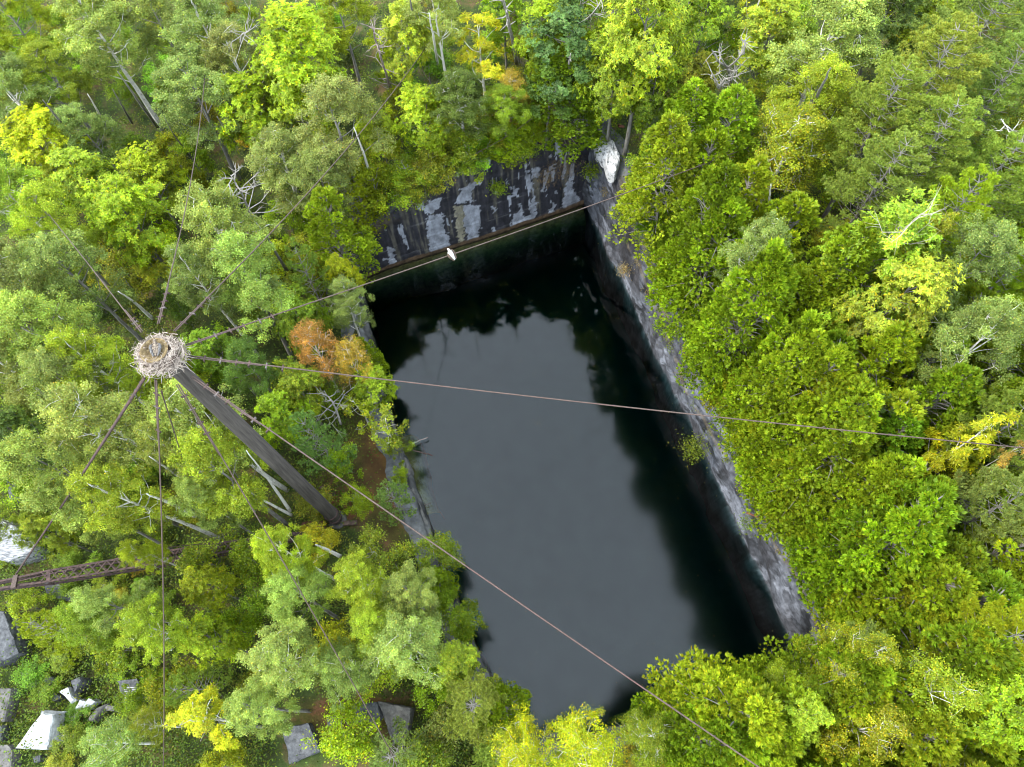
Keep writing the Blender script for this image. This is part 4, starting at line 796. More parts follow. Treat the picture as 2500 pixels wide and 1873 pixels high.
for ri_, (rr, z) in enumerate([(.15, .035), (.30, .09), (.42, .16), (.50, .20)]):
    for j in range(20): V0.append([rr*math.cos(j*.314159)-.04, rr*math.sin(j*.314159)-.03, z])
F0_ += [(0, 1+j, 1+(j+1) % 20) for j in range(20)]+[(1+k*20+j, 1+(k+1)*20+j, 1+(k+1)*20+(j+1) % 20, 1+k*20+(j+1) % 20) for k in range(3) for j in range(20)]
b.add(V0, F0_); b.build('straw_lining', M_straw, nest)

# birds: one lofted body each, wings and beak as children
def bird(name, loc, rz, s, label, pitch=0.0, wide=1.0, body=M_white, wing=M_brownf, head=M_white):
    root = tag(empty(name, loc, rz), label, 'osprey'); root.rotation_euler = (0, pitch, rz)
    st = [(-.30, .02, .03, .012), (-.24, .03, .055, .02), (-.14, .05, .07, .045), (-.04, .07, .09, .075), (.06, .09, .088, .08), (.13, .12, .065, .062), (.17, .155, .043, .045), (.205, .185, .045, .043), (.245, .185, .038, .036), (.275, .175, .02, .02), (.285, .172, .004, .004)]
    b = MB(); k = 14; V = []
    for x, z, ry, rzz in st:
        for j in range(k):
            t = j/k*2*math.pi; V.append([x*s, ry*(wide if x < .16 else 1+.3*(wide-1))*math.cos(t)*s, (z+rzz*math.sin(t))*s])
    F = [(i*k+j, i*k+(j+1) % k, (i+1)*k+(j+1) % k, (i+1)*k+j) for i in range(len(st)-1) for j in range(k)]+[tuple(range(k)), tuple((len(st)-1)*k+j for j in range(k))[::-1]]
    b.add(V, F); b.build('body', body, root, True)
    b = MB(); b.tube(np.array([[.275, 0, .178], [.305, 0, .172], [.318, 0, .150]])*s, np.array([.012, .009, .002])*s, 6); b.build('beak', M_rust, root, True)
    for sg in (-1, 1):
        b = MB(); V = []; ws = [(-.30, .045, .06, .01, .012), (-.16, .078, .085, .014, .035), (0, .098, .115, .016, .055), (.09, .085, .125, .012, .04), (.13, .06, .12, .004, .01)]
        for x, y, z, ty, tz in ws:
            for j in range(8): t = j/8*2*math.pi; V.append([x*s, sg*(y*wide+ty*wide*2*math.cos(t))*s, (z+tz*math.sin(t))*s])
        b.add(V, [(i*8+j, i*8+(j+1) % 8, (i+1)*8+(j+1) % 8, (i+1)*8+j) for i in range(4) for j in range(8)]+[tuple(range(8)), tuple(range(32, 40))]); b.build('wing', wing, root, True)
        b = MB(); b.tube(np.array([[.175, sg*.043, .192], [.215, sg*.047, .196], [.26, sg*.036, .19]])*s, np.array([.008, .012, .006])*s, 6); b.build('eye_stripe', M_brownf, root, True)
        b = MB(); b.tube(np.array([[.0, sg*.035, .02], [.01, sg*.035, -.05], [.05, sg*.04, -.055]])*s, np.array([.018, .009, .006])*s, 5); b.build('foot', M_metal, root, True)
    return root
M_mottle = principled('mottled_feathers', (.04, .025, .018), (.30, .24, .18), 16, .9, .1, thr=(.42, .58))
M_grey_f = principled('grey_down', (.05, .04, .035), (.22, .21, .20), 25, .9, .1)
bird('osprey', NC+np.array([.04, .04, .16]), 1.75, 1.0, 'young grey and brown osprey crouching in the straw of the nest', wide=1.6, body=M_mottle, wing=M_grey_f)

def sagline(a, b, sag, n=40):
    u = np.linspace(0, 1, n)[:, None]; p = a*(1-u)+b*u; p[:, 2] -= (4*sag*u*(1-u))[:, 0]; return p
def cable(target, zt, sag, label, off=(0, 0), rad=.032, dbl=0.16, clamps=5, group='guy cables spreading from the mast top', top=None, turn=False, mat=None):
    e = P(target[0]*K, target[1]*K, zt); d = e-MTOP; dh = d.copy(); dh[2] = 0; dh /= np.linalg.norm(dh)
    s0 = (MTOP+dh*.42+np.array([0, 0, -.05])) if top is None else top
    pl = sagline(s0, e, sag); root = tag(empty('guy_cable', s0), label, 'cable', group)
    b = MB(); b.tube(pl-s0, rad, 6)
    L0 = np.linalg.norm(e-s0); dr = (pl[1]-pl[0]); dr /= np.linalg.norm(dr)
    side = np.cross(dr, [0, 0, 1.]); side /= np.linalg.norm(side)
    m = max(2, int(len(pl)*min(.45, dbl*22/L0)))
    q = pl[:m]-s0+side*.065*np.linspace(1, .55, m)[:, None]; b.tube(q, rad*.85, 5); b.build('rope', mat or M_rustlight, root, True)
    for i in range(clamps):
        f = .55+i*.52+random.uniform(-.08, .08); p = dr*f
        c = MB(); c.beam(p-side*.08, p+side*.13, .05, .04); c.tube([p-side*.07+[0, 0, .05], p-side*.07-[0, 0, .09]], .015, 5); c.tube([p+side*.13+[0, 0, .05], p+side*.13-[0, 0, .09]], .015, 5)
        c.build('clamp', M_metal if i % 3 == 1 else M_rust, root)
    return root, pl
def topat(x, y, z=20.3): return P(x*K, y*K, z)
cable((50, 395), 9.0, .5, 'thin faint cable running to the upper left', top=topat(305, 718), clamps=3, rad=.022)
cable((447, 60), 8.0, .9, 'cable running straight up the photo past grey aspens', top=topat(340, 700), clamps=4, rad=.025)
cable((1000, -20), 8.0, 1.1, 'diagonal cable climbing to the top middle of the woods', top=topat(375, 715), clamps=4, rad=.025)
_, pc = cable((1850, 228), 9.5, .4, 'cable crossing the streaked face, osprey perched on it', top=topat(400, 745), clamps=6, rad=.026)
cable((2290, 975), 15.5, .3, 'nearly level cable crossing the middle of the pool', top=topat(405, 768), clamps=6, rad=.026)
cable((1690, 1692), 17.0, .25, 'long cable crossing the pool toward the bottom', top=topat(415, 812, 20.2), clamps=6, rad=.025)
cable((880, 1690), 3.2, .6, 'steep cable passing left of the mast to the bottom', top=topat(385, 830, 20.2), clamps=4, rad=.025)
cable((352, 1690), 1.2, .3, 'plumb straight cable running down from the nest to the bottom edge', top=topat(338, 822, 20.2), clamps=4, rad=.027)
cable((404, 1030), 9.0, .1, 'short thin dark cable between two heavier ones', top=topat(348, 845, 19.8), clamps=0, rad=.022, mat=M_rust, dbl=0)
_, tl = cable((35, 1240), 3.6, .05, 'heavy cable from nest to the left end of the boom', top=topat(312, 818, 20.2), clamps=3, rad=.045, mat=M_rust, dbl=.9)
# perched osprey, standing on the pool cable
pj = proj(pc); i_ = int(np.argmin(abs(pj[:, 0]-1054))); pp_ = pc[i_]*.5+pc[i_+1]*.5
bird('osprey', pp_+np.array([0, 0, .07]), 2.6, 1.05, 'white breasted osprey perched on the cable over the pool', pitch=-.8, wide=1.5)
# far low cables
def strand(a, b, za, zb, label, sag=.2, rad=.02):
    p, q = P(*a, za), P(*b, zb); r_ = tag(empty('slack_cable', p), label, 'cable', 'slack cables near the ground'); m = MB(); m.tube(sagline(p, q, sag, 20)-p, rad, 5); m.build('rope', M_rust, r_)
strand((910, 955), (957, 1085), 1.2, -.3, 'thin dark cable lying over the bare litter bank')
strand((1165, 372), (1300, 288), 6.5, 9.0, 'thin dark cable above the rim behind the streaked face')

# ------------------------------------------------------------------ lattice boom
A = P(800, 1298, 1.2); B = P(-60, 1440, 3.9)
boom = tag(empty('derrick_boom', A), 'rusty steel lattice boom reaching left from the mast foot', 'boom')
dv = B-A; Lb = np.linalg.norm(dv); xa = dv/Lb; ya = np.cross([0, 0, 1], xa); ya /= np.linalg.norm(ya); za = np.cross(xa, ya)
def bw(s_):
    f = s_/Lb; return np.interp(f, [0, .12, .35, .8, .9, 1], [.20, .36, .60, .58, .40, .30])/2
def bp2(s_, sy, sz): return xa*s_+ya*sy*bw(s_)+za*sz*bw(s_)
ns = 46; ss = np.linspace(0, Lb, ns)
b = MB()
for sy, sz in ((1, 1), (1, -1), (-1, 1), (-1, -1)):
    for i in range(0, ns-1): b.beam(bp2(ss[i], sy, sz), bp2(ss[i+1], sy, sz)+xa*.01, .10, .10)
for s_ in (0.05, Lb*.18, Lb*.80, Lb*.995):
    for sy in (1, -1): b.beam(bp2(s_, sy, 1), bp2(s_, sy, -1), .12, .03, up=ya)
    b.beam(bp2(s_, 1, 1)+za*.055, bp2(s_, -1, 1)+za*.055, .22, .025)
b.build('chords', M_rust, boom)
b = MB()
st_ = .46; n2_ = int(Lb*.80/st_)
for i in range(n2_):
    s0, s1 = Lb*.03+i*st_, Lb*.03+(i+1)*st_
    for (p, q, upv, o_) in ((bp2(s0, 1, 1), bp2(s1, -1, 1), (0, 0, 1), za*.06), (bp2(s0, -1, 1), bp2(s1, 1, 1), (0, 0, 1), za*.074), (bp2(s0, 1, -1), bp2(s1, -1, -1), (0, 0, 1), -za*.06),
                            (bp2(s0, 1, 1), bp2(s1, 1, -1), ya, ya*.06), (bp2(s0, 1, -1), bp2(s1, 1, 1), ya, ya*.074), (bp2(s0, -1, 1), bp2(s1, -1, -1), ya, -ya*.06), (bp2(s0, -1, -1), bp2(s1, -1, 1), ya, -ya*.074)):
        b.beam(p+o_, q+o_, .06, .012, up=upv)
b.build('lacing', M_rust, boom)
sm = Lb*.46; b = MB(); b.beam(bp2(sm, 0, 1)+xa*.0, bp2(sm, 0, 1)+za*1.7, .12, .12, up=xa); b.beam(bp2(sm, 0, -1), bp2(sm, 0, -1)-za*.8, .12, .12, up=xa); b.build('strut', M_rust, boom)
for sgn, hgt in ((1, 1.7), (-1, .8)):
    b = MB(); tp_ = bp2(sm, 0, sgn)+za*sgn*hgt
    b.tube([bp2(Lb*.03, 0, sgn), tp_], .02, 5); b.tube([tp_, bp2(Lb*.9, 0, sgn)], .02, 5); b.build('truss_rod', M_rust, boom)
for sy in (.9, -.9):
    b = MB(); b.tube([bp2(Lb*.84, sy, 0)-ya*.03, bp2(Lb*.84, sy, 0)+ya*.03], .32, 24); shv = b.build('sheave', M_rust, boom)
    b = MB(); b.tube([bp2(Lb*.84, sy, 0)-ya*.07, bp2(Lb*.84, sy, 0)+ya*.07], .05, 10); b.build('axle', M_rustlight, shv)
b = MB(); q_ = bp2(Lb*.89, 0, 1); b.beam(q_-ya*.35, q_+ya*.35+za*.15, .25, .12); b.tube([q_, (tl[-1]-A)], .04, 6); b.build('end_clevis', M_rustlight, boom)

# ------------------------------------------------------------------ stone blocks
def addbevel(o, w_=.02):
    import bmesh
    q = bmesh.new(); q.from_mesh(o.data); bmesh.ops.triangulate(q, faces=[f for f in q.faces if len(f.verts) > 4])
    for _ in range(3): bmesh.ops.subdivide_edges(q, edges=[e for e in q.edges if e.calc_length() > .16], cuts=1, use_grid_fill=True)
    for v in q.verts:
        p = v.co+o.location; edge = 1.0+1.8*any(e.is_manifold and e.calc_face_angle(0) > .4 for e in v.link_edges)
        a_ = (fbm(p.x*3.1, p.y*3.1, p.z*3.1+4., 3)-.5)*.085*edge; v.co += v.normal*float(a_)-(v.normal*.02*(edge-1))
    q.to_mesh(o.data); q.free(); return
    m_ = o.modifiers.new('bevel', 'BEVEL'); m_.width = w_; m_.segments = 2; m_.limit_method = 'ANGLE'
def block(pts, thick, label, mat, name='stone_block', cat='stone block', group=None, grow=1.06, rough=.02):
    T_ = np.array([P(a, c_, z) for a, c_, z in pts]); cen = T_.mean(0)
    n = len(T_); Bt = cen+(T_-cen)*grow; Bt[:, 2] = T_[:, 2]-thick
    if np.cross(T_[1]-T_[0], T_[2]-T_[1])[2] < 0: T_ = T_[::-1]; Bt = Bt[::-1]
    g0 = cen-[0, 0, thick]; me = bpy.data.meshes.new(name)
    V = np.concatenate([T_, Bt])-g0
    me.from_pydata(V.tolist(), [], [tuple(range(n)), tuple(range(2*n-1, n-1, -1))]+[(i, i+n, (i+1) % n+n, (i+1) % n) for i in range(n)])
    me.materials.append(mat); me.update(); o = link(name, me); o.location = g0; addbevel(o, rough); tag(o, label, cat, group); return o
c5 = lambda x, y, z: (x/3.294, 1370+y/3.294, z)
# white wedge block: two top facets
wb = [c5(125, 1505, .9), c5(375, 1514, 1.1), c5(420, 1240, 1.6), c5(330, 1232, 1.6), c5(335, 1200, 1.3), c5(520, 1212, 1.0), c5(510, 1225, .8), c5(490, 1440, .5), c5(410, 1505, .6)]
Vw = np.array([P(*p) for p in wb]); g0 = Vw.mean(0)*[1, 1, 0]
low = Vw.copy(); low[:, 2] = -.4; idx = [0, 3, 4, 5, 6, 7, 8, 1]; nl_ = len(Vw)
me = bpy.data.meshes.new('stone_block')
F = [(0, 1, 2, 3), (3, 2, 5, 4), (2, 6, 5), (1, 8, 7, 6, 2)]; bo = [0, 3, 4, 5, 6, 7, 8, 1]
F += [(bo[(i+1) % 8], bo[i], bo[i]+nl_, bo[(i+1) % 8]+nl_) for i in range(8)]
me.from_pydata((np.concatenate([Vw, low])-g0).tolist(), [], F); me.materials.append(M_marble); me.update()
o = link('stone_block', me); o.location = g0; addbevel(o, .025); tag(o, 'bright white sawn wedge block at lower left', 'stone block', 'cut marble blocks')
GB = 'cut marble blocks'
block([c5(-60, 1020, 1.2), c5(95, 1022, 1.1), c5(35, 1290, .9), c5(-80, 1280, 1.0)], 1.6, 'tan topped block cut by the left edge above the white wedge', M_slabr, group=GB)
block([c5(-60, 390, 2.0), c5(30, 400, 2.0), c5(110, 620, 1.6), c5(150, 740, 1.3), c5(-60, 850, 1.4)], 2.3, 'largest dark grooved slab on the left edge below the boom', M_grey, group=GB)
block([c5(50, 420, 1.6), c5(150, 460, 1.2), c5(160, 700, 1.0), c5(95, 560, 1.4)], 1.6, 'blue grey slab leaning on the largest slab', M_slabr, group=GB)
block([(5, 1160, 2.0), (52, 1168, 2.0), (72, 1212, 1.8), (24, 1222, 1.8)], 1.6, 'dark upright block on the left edge above the pale slab', M_grey, group=GB)
block([(-60, 1265, 1.8), (22, 1268, 1.9), (85, 1330, 1.5), (72, 1352, 1.4), (20, 1372, 1.2), (-60, 1350, 1.3)], 1.7, 'pale striped slab on the left edge above the boom', M_stripe, group=GB)
block([(108, 1422, 1.0), (140, 1420, 1.1), (178, 1460, .7), (172, 1470, .6), (112, 1450, .7)], 1.2, 'grey slab just below the boom', M_grey, group=GB)
block([(190, 1462, .9), (215, 1470, .9), (238, 1500, .6), (186, 1500, .6)], 1.0, 'small grey block below the grey slab by the boom', M_grey, group=GB)
block([c5(930, 960, 1.1), c5(1100, 945, 1.2), c5(1215, 1120, .9), c5(1130, 1185, .8), c5(1010, 1130, .9)], 1.5, 'square block with a row of drill grooves beside the plumb cable', M_grey, group=GB)
gr = MB()
for i in range(8):
    a1, a2 = P(*c5(1000, 1020+i*15, 1.06-.012*i)), P(*c5(1100, 1016+i*15, 1.10-.012*i)); gr.beam(a1, a2, .05, .05)
o = bpy.context.scene.objects.get('stone_block.008')
gme = gr.mesh('drill_grooves', M_marble); par = [q for q in bpy.data.objects if q.get('label', '').startswith('square block')][0]
gme.transform(Matrix.Translation(-par.location)); link('drill_grooves', gme, par)
block([c5(1110, 920, .8), c5(1150, 930, .8), c5(1215, 1085, .6), c5(1190, 1080, .6)], 1.0, 'narrow dark slab against the drilled block', M_grey, group=GB)
block([c5(480, 1050, 1.1), c5(545, 1010, 1.2), c5(570, 1080, 1.1), c5(615, 1120, .9), c5(570, 1150, .8)], .9, 'brightest jagged white fragment in the rubble', M_marble, group=GB)
block([c5(590, 1195, .8), c5(640, 1110, 1.0), c5(690, 1130, .9), c5(625, 1212, .6)], .8, 'first white splinter right of the jagged fragment', M_marble, group=GB)
block([c5(650, 1190, .8), c5(710, 1100, 1.0), c5(765, 1130, .9), c5(690, 1195, .6)], .8, 'second white splinter right of the jagged fragment', M_marble, group=GB)
block([c5(560, 960, 1.1), c5(640, 930, 1.2), c5(650, 960, 1.1), c5(600, 1060, .9)], 1.1, 'dark smooth block behind the white fragments', M_grey, group=GB)
block([c5(390, 1080, .8), c5(440, 1060, .9), c5(490, 1100, .7), c5(420, 1130, .6)], .8, 'low dark stone left of the white fragments', M_grey, group=GB)
block([c5(340, 960, .8), c5(400, 920, .9), c5(450, 960, .7), c5(370, 1020, .6)], .9, 'dark shard above the low dark stone', M_grey, group=GB)
block([c5(200, 970, .8), c5(290, 940, .8), c5(330, 1000, .6), c5(220, 1020, .6)], .8, 'brown grey rubble stone above the white wedge', M_slabr, group=GB)
block([c5(700, 1270, .5), c5(760, 1190, .7), c5(865, 1145, .7), c5(830, 1190, .5), c5(735, 1300, .4)], .7, 'long thin tan stone below the splinters', M_slabr, group=GB)
block([c5(840, 1150, .6), c5(920, 1165, .6), c5(915, 1210, .5), c5(850, 1200, .5)], .7, 'flat tan stone left of the drilled block', M_slabr, group=GB)
block([c5(1155, 1240, .6), c5(1185, 1240, .6), c5(1205, 1320, .4), c5(1150, 1310, .4)], .8, 'small wedge stone below the drilled block', M_grey, group=GB)
block([c5(-50, 1490, 1.0), c5(60, 1470, 1.0), c5(100, 1530, .8), c5(90, 1660, .8), c5(-50, 1700, .8)], 1.5, 'tan boulder at the bottom left corner', M_slabr, group=GB)
block([c5(-40, 1330, .9), c5(20, 1325, .9), c5(10, 1450, .7), c5(-40, 1460, .7)], 1.1, 'dark block edge left of the white wedge', M_grey, group=GB)
block([c5(255, 1570, .5), c5(320, 1560, .5), c5(325, 1610, .4), c5(270, 1625, .4)], .7, 'small round grey stone below the white wedge', M_grey, group=GB)
block([c5(180, 480, .9), c5(260, 450, 1.0), c5(300, 520, .8), c5(200, 560, .7)], .9, 'grey stone among dead twigs right of the largest slab', M_slabr, group=GB)
c6 = lambda x, y, z: (600+x/3.294, 1370+y/3.294, z)
block([c6(290, 1345, .9), c6(500, 1300, .9), c6(600, 1530, .7), c6(350, 1630, .7)], 1.6, 'dark flat slab strewn with brown litter at the bottom', M_grey, name='stone_slab', cat='stone slab', group='flat dark slabs at the bottom')
block([c6(640, 1250, .8), c6(740, 1230, .8), c6(745, 1330, .7), c6(660, 1345, .7)], 1.2, 'smallest dark slab between the bigger ones', M_grey, name='stone_slab', cat='stone slab', group='flat dark slabs at the bottom')
block([c6(830, 1150, 1.0), c6(1050, 1135, 1.0), c6(1085, 1240, .9), c6(990, 1365, .8), c6(840, 1300, .8)], 1.5, 'dark slab crossed by the steep cable', M_grey, name='stone_slab', cat='stone slab', group='flat dark slabs at the bottom')
block([c6(1065, 1130, .7), c6(1330, 1180, .7), c6(1300, 1370, .5), c6(1180, 1470, .5), c6(1095, 1230, .6)], 1.2, 'brown littered slab right of the steep cable', M_slabr, name='stone_slab', cat='stone slab', group='flat dark slabs at the bottom')
c7 = lambda x, y, z: (600+x/3.403, 900+y/3.403, z)
RG = 'rocks along the mast side bank'
block([c7(1095, 590, -1.0), c7(1180, 565, -1.0), c7(1300, 640, -1.1), c7(1270, 720, -1.1), c7(1200, 700, -1.0), c7(1120, 620, -1.0)], .9, 'grey rock below the leaning sapling', M_slabr, 'bank_rock', 'rock', RG)
block([c7(1200, 740, -1.0), c7(1330, 730, -1.1), c7(1375, 830, -1.3), c7(1360, 880, -1.3), c7(1260, 880, -1.0), c7(1180, 800, -.9)], 1.2, 'rounded grey rock at the water above the round shrub', M_slabr, 'bank_rock', 'rock', RG)
block([c7(1210, 860, -.8), c7(1310, 810, -.75), c7(1320, 830, -.8), c7(1240, 890, -.85)], .3, 'bright white splinter on the bank rock', M_marble, 'bank_rock', 'rock', RG)
block([c7(1320, 1010, -1.1), c7(1390, 990, -1.2), c7(1450, 1130, -1.3), c7(1520, 1290, -1.4), c7(1500, 1350, -1.3), c7(1410, 1290, -1.1), c7(1340, 1080, -1.0)], 1.2, 'long pale rock strip at the water beside the edge pine', M_slabr, 'bank_rock', 'rock', RG)
block([c7(1175, 330, -1.0), c7(1195, 330, -1.1), c7(1265, 560, -1.2), c7(1240, 560, -1.1)], .6, 'narrow grey curb of rock along the littered bank', M_slabr, 'bank_rock', 'rock', RG)
# white boulder on the inner corner: bumpy
def boulder(pts, zt, thick, label, name='boulder', seed=1, mat=M_marble):
    poly = np.array([P(a, c_, zt)[:2] for a, c_ in pts]); cen = poly.mean(0); n = 72; V = []; F = []
    q, _ = resample(np.concatenate([poly, poly[:1]]), .05); q = q[np.linspace(0, len(q)-1, n+1).astype(int)[:-1]]
    lv = [(1.08, -thick), (1.04, -.35), (1.0, -.12), (.9, -.02), (.72, .06), (.5, .10), (.25, .12), (.03, .12)]
    for f, z in lv:
        xy = cen+(q-cen)*f; nz_ = (fbm(xy[:, 0]*2.2+seed, xy[:, 1]*2.2)-.5)*.55+(fbm(xy[:, 0]*7, xy[:, 1]*7+seed)-.5)*.22
        V.append(np.stack([xy[:, 0]-cen[0]+.06*(fbm(xy[:, 0]*6, xy[:, 1]*6, z)-.5), xy[:, 1]-cen[1], z+nz_], -1))
    V = np.concatenate(V); F = [(i*n+j, i*n+(j+1) % n, (i+1)*n+(j+1) % n, (i+1)*n+j) for i in range(len(lv)-1) for j in range(n)]+[tuple((len(lv)-1)*n+j for j in range(n))]
    me = bpy.data.meshes.new(name); me.from_pydata(V.tolist(), [], F); me.materials.append(mat); me.update()
    o = link(name, me); o.location = (cen[0], cen[1], zt); tag(o, label, 'boulder'); return o
M_pale = principled('pale_pitted_rock', (.11, .11, .11), (.56, .55, .54), 3.2, .85, .7, detail=12, bscale=9, thr=(.36, .50))
boulder([(1453, 340), (1468, 328), (1488, 325), (1500, 345), (1514, 375), (1512, 395), (1505, 415), (1500, 420), (1486, 412), (1478, 385), (1460, 370)], 5.5, .9, 'pale pitted boulder capping the inner corner of the quarry', mat=M_pale)
boulder([(1110, 362), (1118, 355), (1132, 362), (1140, 372), (1112, 374)], 4.3, .8, 'small grey boulder in green behind the rim', seed=4, mat=M_slabr)

# ------------------------------------------------------------------ dead trees, stubs and logs
def deadtree(name, pts, rad, nb, label, mat=M_dead, blen=1.2, seed=0, cat='dead tree', up=.3, sub=True, start=.25):
    """pts: spine as (px, py, z) in 2500 wide pixels"""
    r = np.random.default_rng(seed+3); sp = np.array([P(*p) for p in pts]); root = tag(empty(name, sp[0]), label, cat)
    s = np.linspace(0, 1, len(sp)); q = np.linspace(0, 1, 14); line = np.stack([np.interp(q, s, sp[:, i]) for i in range(3)], -1)+r.normal(0, rad*(.35 if nb else .12), (14, 3))*np.linspace(0, 1, 14)[:, None]
    b = MB(); b.tube(line-sp[0], rad*(1-.8*q), 8); b.build('trunk', mat, root, True)
    if nb:
        b = MB(); T_ = nrm(sp[-1]-sp[0])
        for i in range(nb):
            f = r.uniform(start, 1); p0 = np.array([np.interp(f, q, line[:, k]) for k in range(3)])-sp[0]
            d = nrm(np.cross(T_, r.normal(size=3))+T_*up*2*r.random()); Lq = blen*(1.15-f*.5)*r.uniform(.5, 1.2)
            p1 = p0+d*Lq*.5+r.normal(0, .08*Lq, 3); p2 = p0+d*Lq+T_*Lq*.25+r.normal(0, .12*Lq, 3); b.tube([p0, p1, p2], [rad*.35, rad*.22, rad*.07], 5, False)
            if sub:
                for k in range(3):
                    a0 = p1+(p2-p1)*r.uniform(-.3, .8); e = a0+nrm(d+r.normal(0, .7, 3))*Lq*.45; b.tube([a0, (a0+e)/2+r.normal(0, .04, 3), e], [rad*.14, rad*.1, rad*.04], 4, False)
        b.build('branches', mat, root, True)
    return root
deadtree('dead_tree', [(962, 250, 5), (945, 190, 9), (918, 100, 14), (905, 60, 16)], .11, 16, 'dead snag with short bare branches behind the rim', seed=1, blen=1.2, mat=principled('snag_wood', (.16, .11, .09), (.36, .29, .25), 6, .9, .3, (1, 1, .3)), start=.1)
deadtree('dead_tree', [(1262, 155, 7), (1248, 80, 11), (1232, 10, 15), (1225, -40, 17)], .15, 12, 'leaning dead trunk cut by the top edge', seed=2, blen=.9, mat=M_dead, sub=False)
deadtree('tree_stub', [(1385, 196, 8.5), (1390, 160, 11), (1393, 133, 12.6)], .13, 2, 'broken brown stub in front of the blue green oak', seed=3, blen=.5, sub=False, cat='tree stub')
deadtree('dead_tree', [(1785, 210, 8), (1778, 170, 12), (1760, 140, 14.5)], .10, 0, 'white dead tree spreading bare branches at the top right', seed=4, mat=M_dead)
dt = [o for o in bpy.data.objects if o.get('label', '').startswith('white dead tree')][0]
b = MB(); r = np.random.default_rng(9)
for (s0, e0) in [((1778, 165, 12.5), (1738, 122, 14.5)), ((1778, 165, 12.5), (1815, 128, 14.5)), ((1785, 195, 9.5), (1755, 215, 12.5)), ((1778, 170, 12), (1800, 175, 13)), ((1755, 215, 12.5), (1738, 178, 13.6)), ((1815, 128, 14.5), (1818, 98, 15.3)), ((1755, 215, 12.5), (1802, 185, 13.6))]:
    a1, a2 = P(*s0)-np.array(dt.location), P(*e0)-np.array(dt.location); b.tube([a1, (a1+a2)/2+r.normal(0, .1, 3), a2], [.07, .05, .03], 6, False)
    for k in range(9):
        c0 = a1+(a2-a1)*r.uniform(.45, 1.05); e1 = c0+nrm(r.normal(size=3)+[0, 0, .5])*r.uniform(.5, 1.0); b.tube([c0, (c0+e1)/2+r.normal(0, .09, 3), e1], [.03, .02, .008], 4, False)
b.build('branches', M_dead, dt, True)
deadtree('dead_tree', [(640, 600, 4), (610, 520, 8), (590, 470, 11), (565, 430, 13)], .11, 22, 'twisted dead tree between the grey aspens', seed=6, blen=1.7, up=.1, mat=M_dead)
deadtree('dead_tree', [(2110, 640, 13), (2190, 575, 17), (2250, 520, 19.5)], .07, 12, 'forked dead top rising beside the big maple', seed=7, blen=1.6, start=.1, mat=principled('tan_dead_wood', (.34, .29, .20), (.56, .50, .38), 8, .9, .3))
deadtree('dead_tree', [(585, 120, 9), (590, 85, 13), (620, 68, 15.5)], .08, 10, 'curled white bare branches beside the lime maple', seed=8, blen=1.7, mat=M_dead, start=.4)
deadtree('dead_tree', [(1425, 60, 10), (1450, 30, 13.5), (1470, 0, 16)], .08, 12, 'pale bare branches over the tall drooping maple', seed=12, blen=1.5, mat=M_dead)
deadtree('dead_tree', [(2510, 350, 11), (2475, 325, 13), (2450, 300, 14.2)], .09, 6, 'crooked white birch limb at the right edge', seed=10, blen=.9, mat=M_birch)
deadtree('dead_tree', [(832, 1035, 3.0), (815, 985, 5.0), (790, 955, 6.5)], .08, 14, 'white forked branches below the orange birch', seed=11, blen=1.5, mat=M_dead, start=.2)
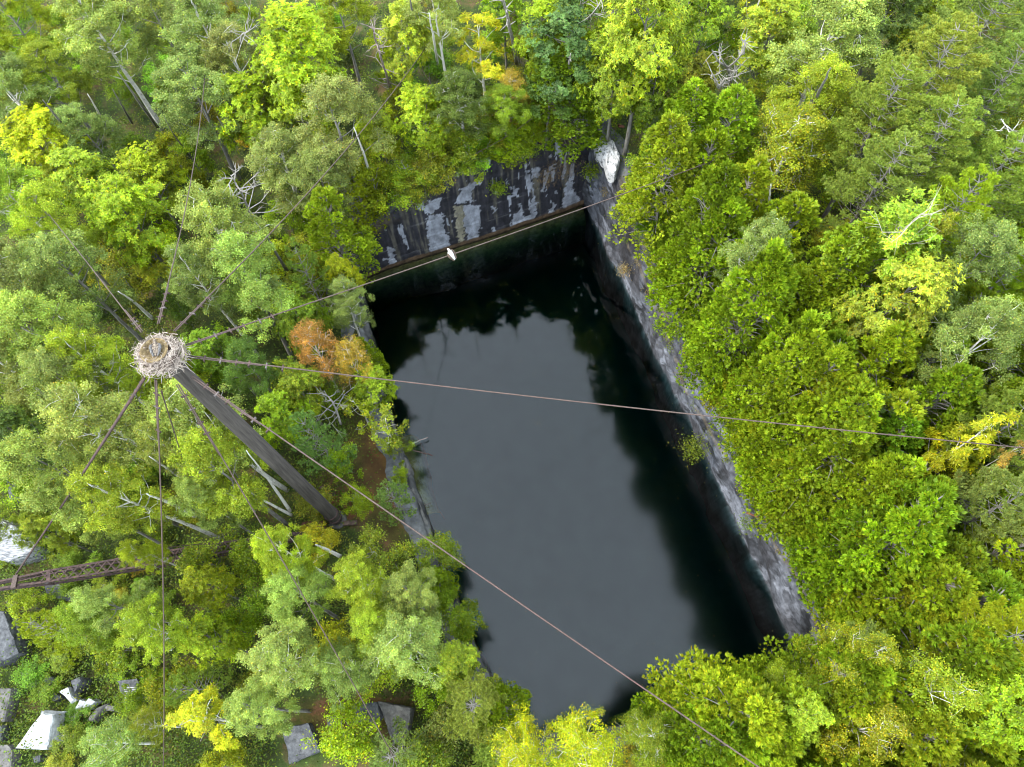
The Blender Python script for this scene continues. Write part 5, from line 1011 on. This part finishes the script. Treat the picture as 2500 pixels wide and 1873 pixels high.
for (pts, rad, lab) in [([(708, 1247, 2), (655, 1170, 7), (600, 1100, 11)], .10, 'pale banded birch trunk just left of the mast middle'), ([(712, 1258, 1.5), (640, 1220, 5.5), (575, 1180, 8.5)], .09, 'second banded trunk near the mast foot'),
                         ([(475, 1258, 4), (420, 1230, 8), (357, 1206, 11)], .15, 'thick pale trunk behind the plumb cable'), ([(462, 1180, 5), (410, 1145, 9), (365, 1115, 12)], .10, 'thin pale trunk above the thick one'),
                         ([(373, 778, 3), (330, 740, 7), (290, 712, 10)], .12, 'pale leaning trunk just above the nest'), ([(830, 1358, 1), (790, 1338, 3), (770, 1330, 4)], .12, 'short pale trunk below the mast foot'),
                         ([(640, 1775, 1.5), (590, 1772, 4), (535, 1765, 6.5)], .09, 'low level branch by the golden ash'),
                         ([(385, 311, 1), (335, 243, 9), (288, 176, 14)], .13, 'bare grey trunk in the top left gap'), ([(322, 300, 1), (300, 262, 7), (275, 218, 11)], .10, 'thinner bare trunk left of the grey one'), ([(195, 360, 1), (150, 300, 8), (105, 245, 12)], .13, 'bare trunk above the lemon maple'),
                         ([(262, 325, 1), (240, 275, 7), (215, 230, 11)], .11, 'white banded trunk in the top left gap'), ([(575, 352, 2), (555, 325, 6), (530, 285, 10)], .11, 'dark trunk under the grey aspens'), ([(460, 378, 1), (425, 330, 6), (400, 285, 9)], .07, 'thin stem touching the upright cable'),
                         ([(1074, 194, 4), (1060, 100, 12), (1047, 30, 17)], .11, 'slender pale stem under the diagonal cable'), ([(908, 443, 3.5), (888, 375, 9), (864, 312, 13)], .11, 'pale stem behind the rim cedar'), ([(1014, 70, 9), (1006, 30, 13), (1000, -10, 16)], .12, 'grey trunk cut by the top edge'),
                         ([(1419, 32, 9), (1420, 5, 12), (1421, -30, 15)], .16, 'white birch trunk cut by the top edge'), ([(1680, 32, 10), (1687, 5, 13), (1692, -30, 16)], .22, 'thick mottled trunk cut by the top edge'), ([(734, 32, 9), (725, 10, 12), (715, -20, 15)], .10, 'pale trunk at the top behind the lime maple'),
                         ([(1960, 308, 9), (1995, 235, 14), (2028, 165, 18)], .15, 'grey forked trunk inside the broad aspen'), ([(1877, 515, 11), (1878, 485, 13), (1882, 450, 15)], .08, 'white stem below the yellow flecked birches'), ([(700, 660, 2), (675, 620, 6), (652, 575, 10)], .13, 'dark mossy trunk above the pool cable')]:
    deadtree('bare_trunk', pts, rad, 0, lab, mat=(M_birch if ('band' in lab or 'white' in lab or 'pale' in lab) else M_bark), blen=1.0, seed=len(lab), cat='tree trunk', start=.4)
def log(a, b_, z, rad, label, mat=M_dead, zb=None):
    p, q = P(*a, z), P(*b_, z if zb is None else zb); root = tag(empty('log', p), label, 'log'); b = MB(); u = np.linspace(0, 1, 8)[:, None]; pl = (q-p)*u+np.random.default_rng(int(a[0])).normal(0, rad*.3, (8, 3)); b.tube(pl, np.linspace(rad, rad*.6, 8), 8); b.build('stem', mat, root, True)
log((1072, 455), (1085, 432), 3.9, .13, 'short split drift log at the rim of the streaked face')
log((1145, 365), (1172, 330), 4.8, .12, 'brown log beside the small grey boulder', M_brownwood)
log((1508, 308), (1524, 310), 6.3, .12, 'reddish log stub behind the pale corner boulder', M_redwood)
log((1822, 1252), (1885, 1276), 4.4, .06, 'thin fallen red stem lying over the cliff notch', M_redwood)
log((1006, 1083), (1044, 1068), ZW+.35, .05, 'dead stick poking over the water below the sapling')
log((1010, 1100), (1056, 1112), ZW+.03, .045, 'dark sunken stick in the water', M_brownwood)
log((1032, 1236), (1053, 1228), ZW+.3, .04, 'mossy stick rising from the water by the pale rock strip', M_brownwood)
log((797, 1214), (818, 1205), .35, .14, 'mossy log behind the mast foot', M_brownwood)
# specks of fallen leaves on the pool
sp_ = MB(); r = np.random.default_rng(77)
lx, ly = r.uniform(PIT[:, 0].min(), PIT[:, 0].max(), 700), r.uniform(PIT[:, 1].min(), PIT[:, 1].max(), 700); ok = inpoly(lx, ly, PIT)
lx, ly = lx[ok][:260], ly[ok][:260]; c = np.stack([lx, ly, np.full(len(lx), ZW+.012)], -1); nn = np.tile([0, 0, 1.], (len(c), 1)); a, b = frames(nn, r)
fm = link('fallen_leaves', fmesh('fallen_leaves', quads(c, a, b, .022, .015), np.repeat(np.exp(r.normal(0, .5, (len(c), 1)))*[1, 1, 1], 4, 0), M_leaf)); fm.color = (.35, .30, .10, 1)
tag(fm, 'tiny fallen leaves scattered on the pool', 'leaves', kind='stuff')
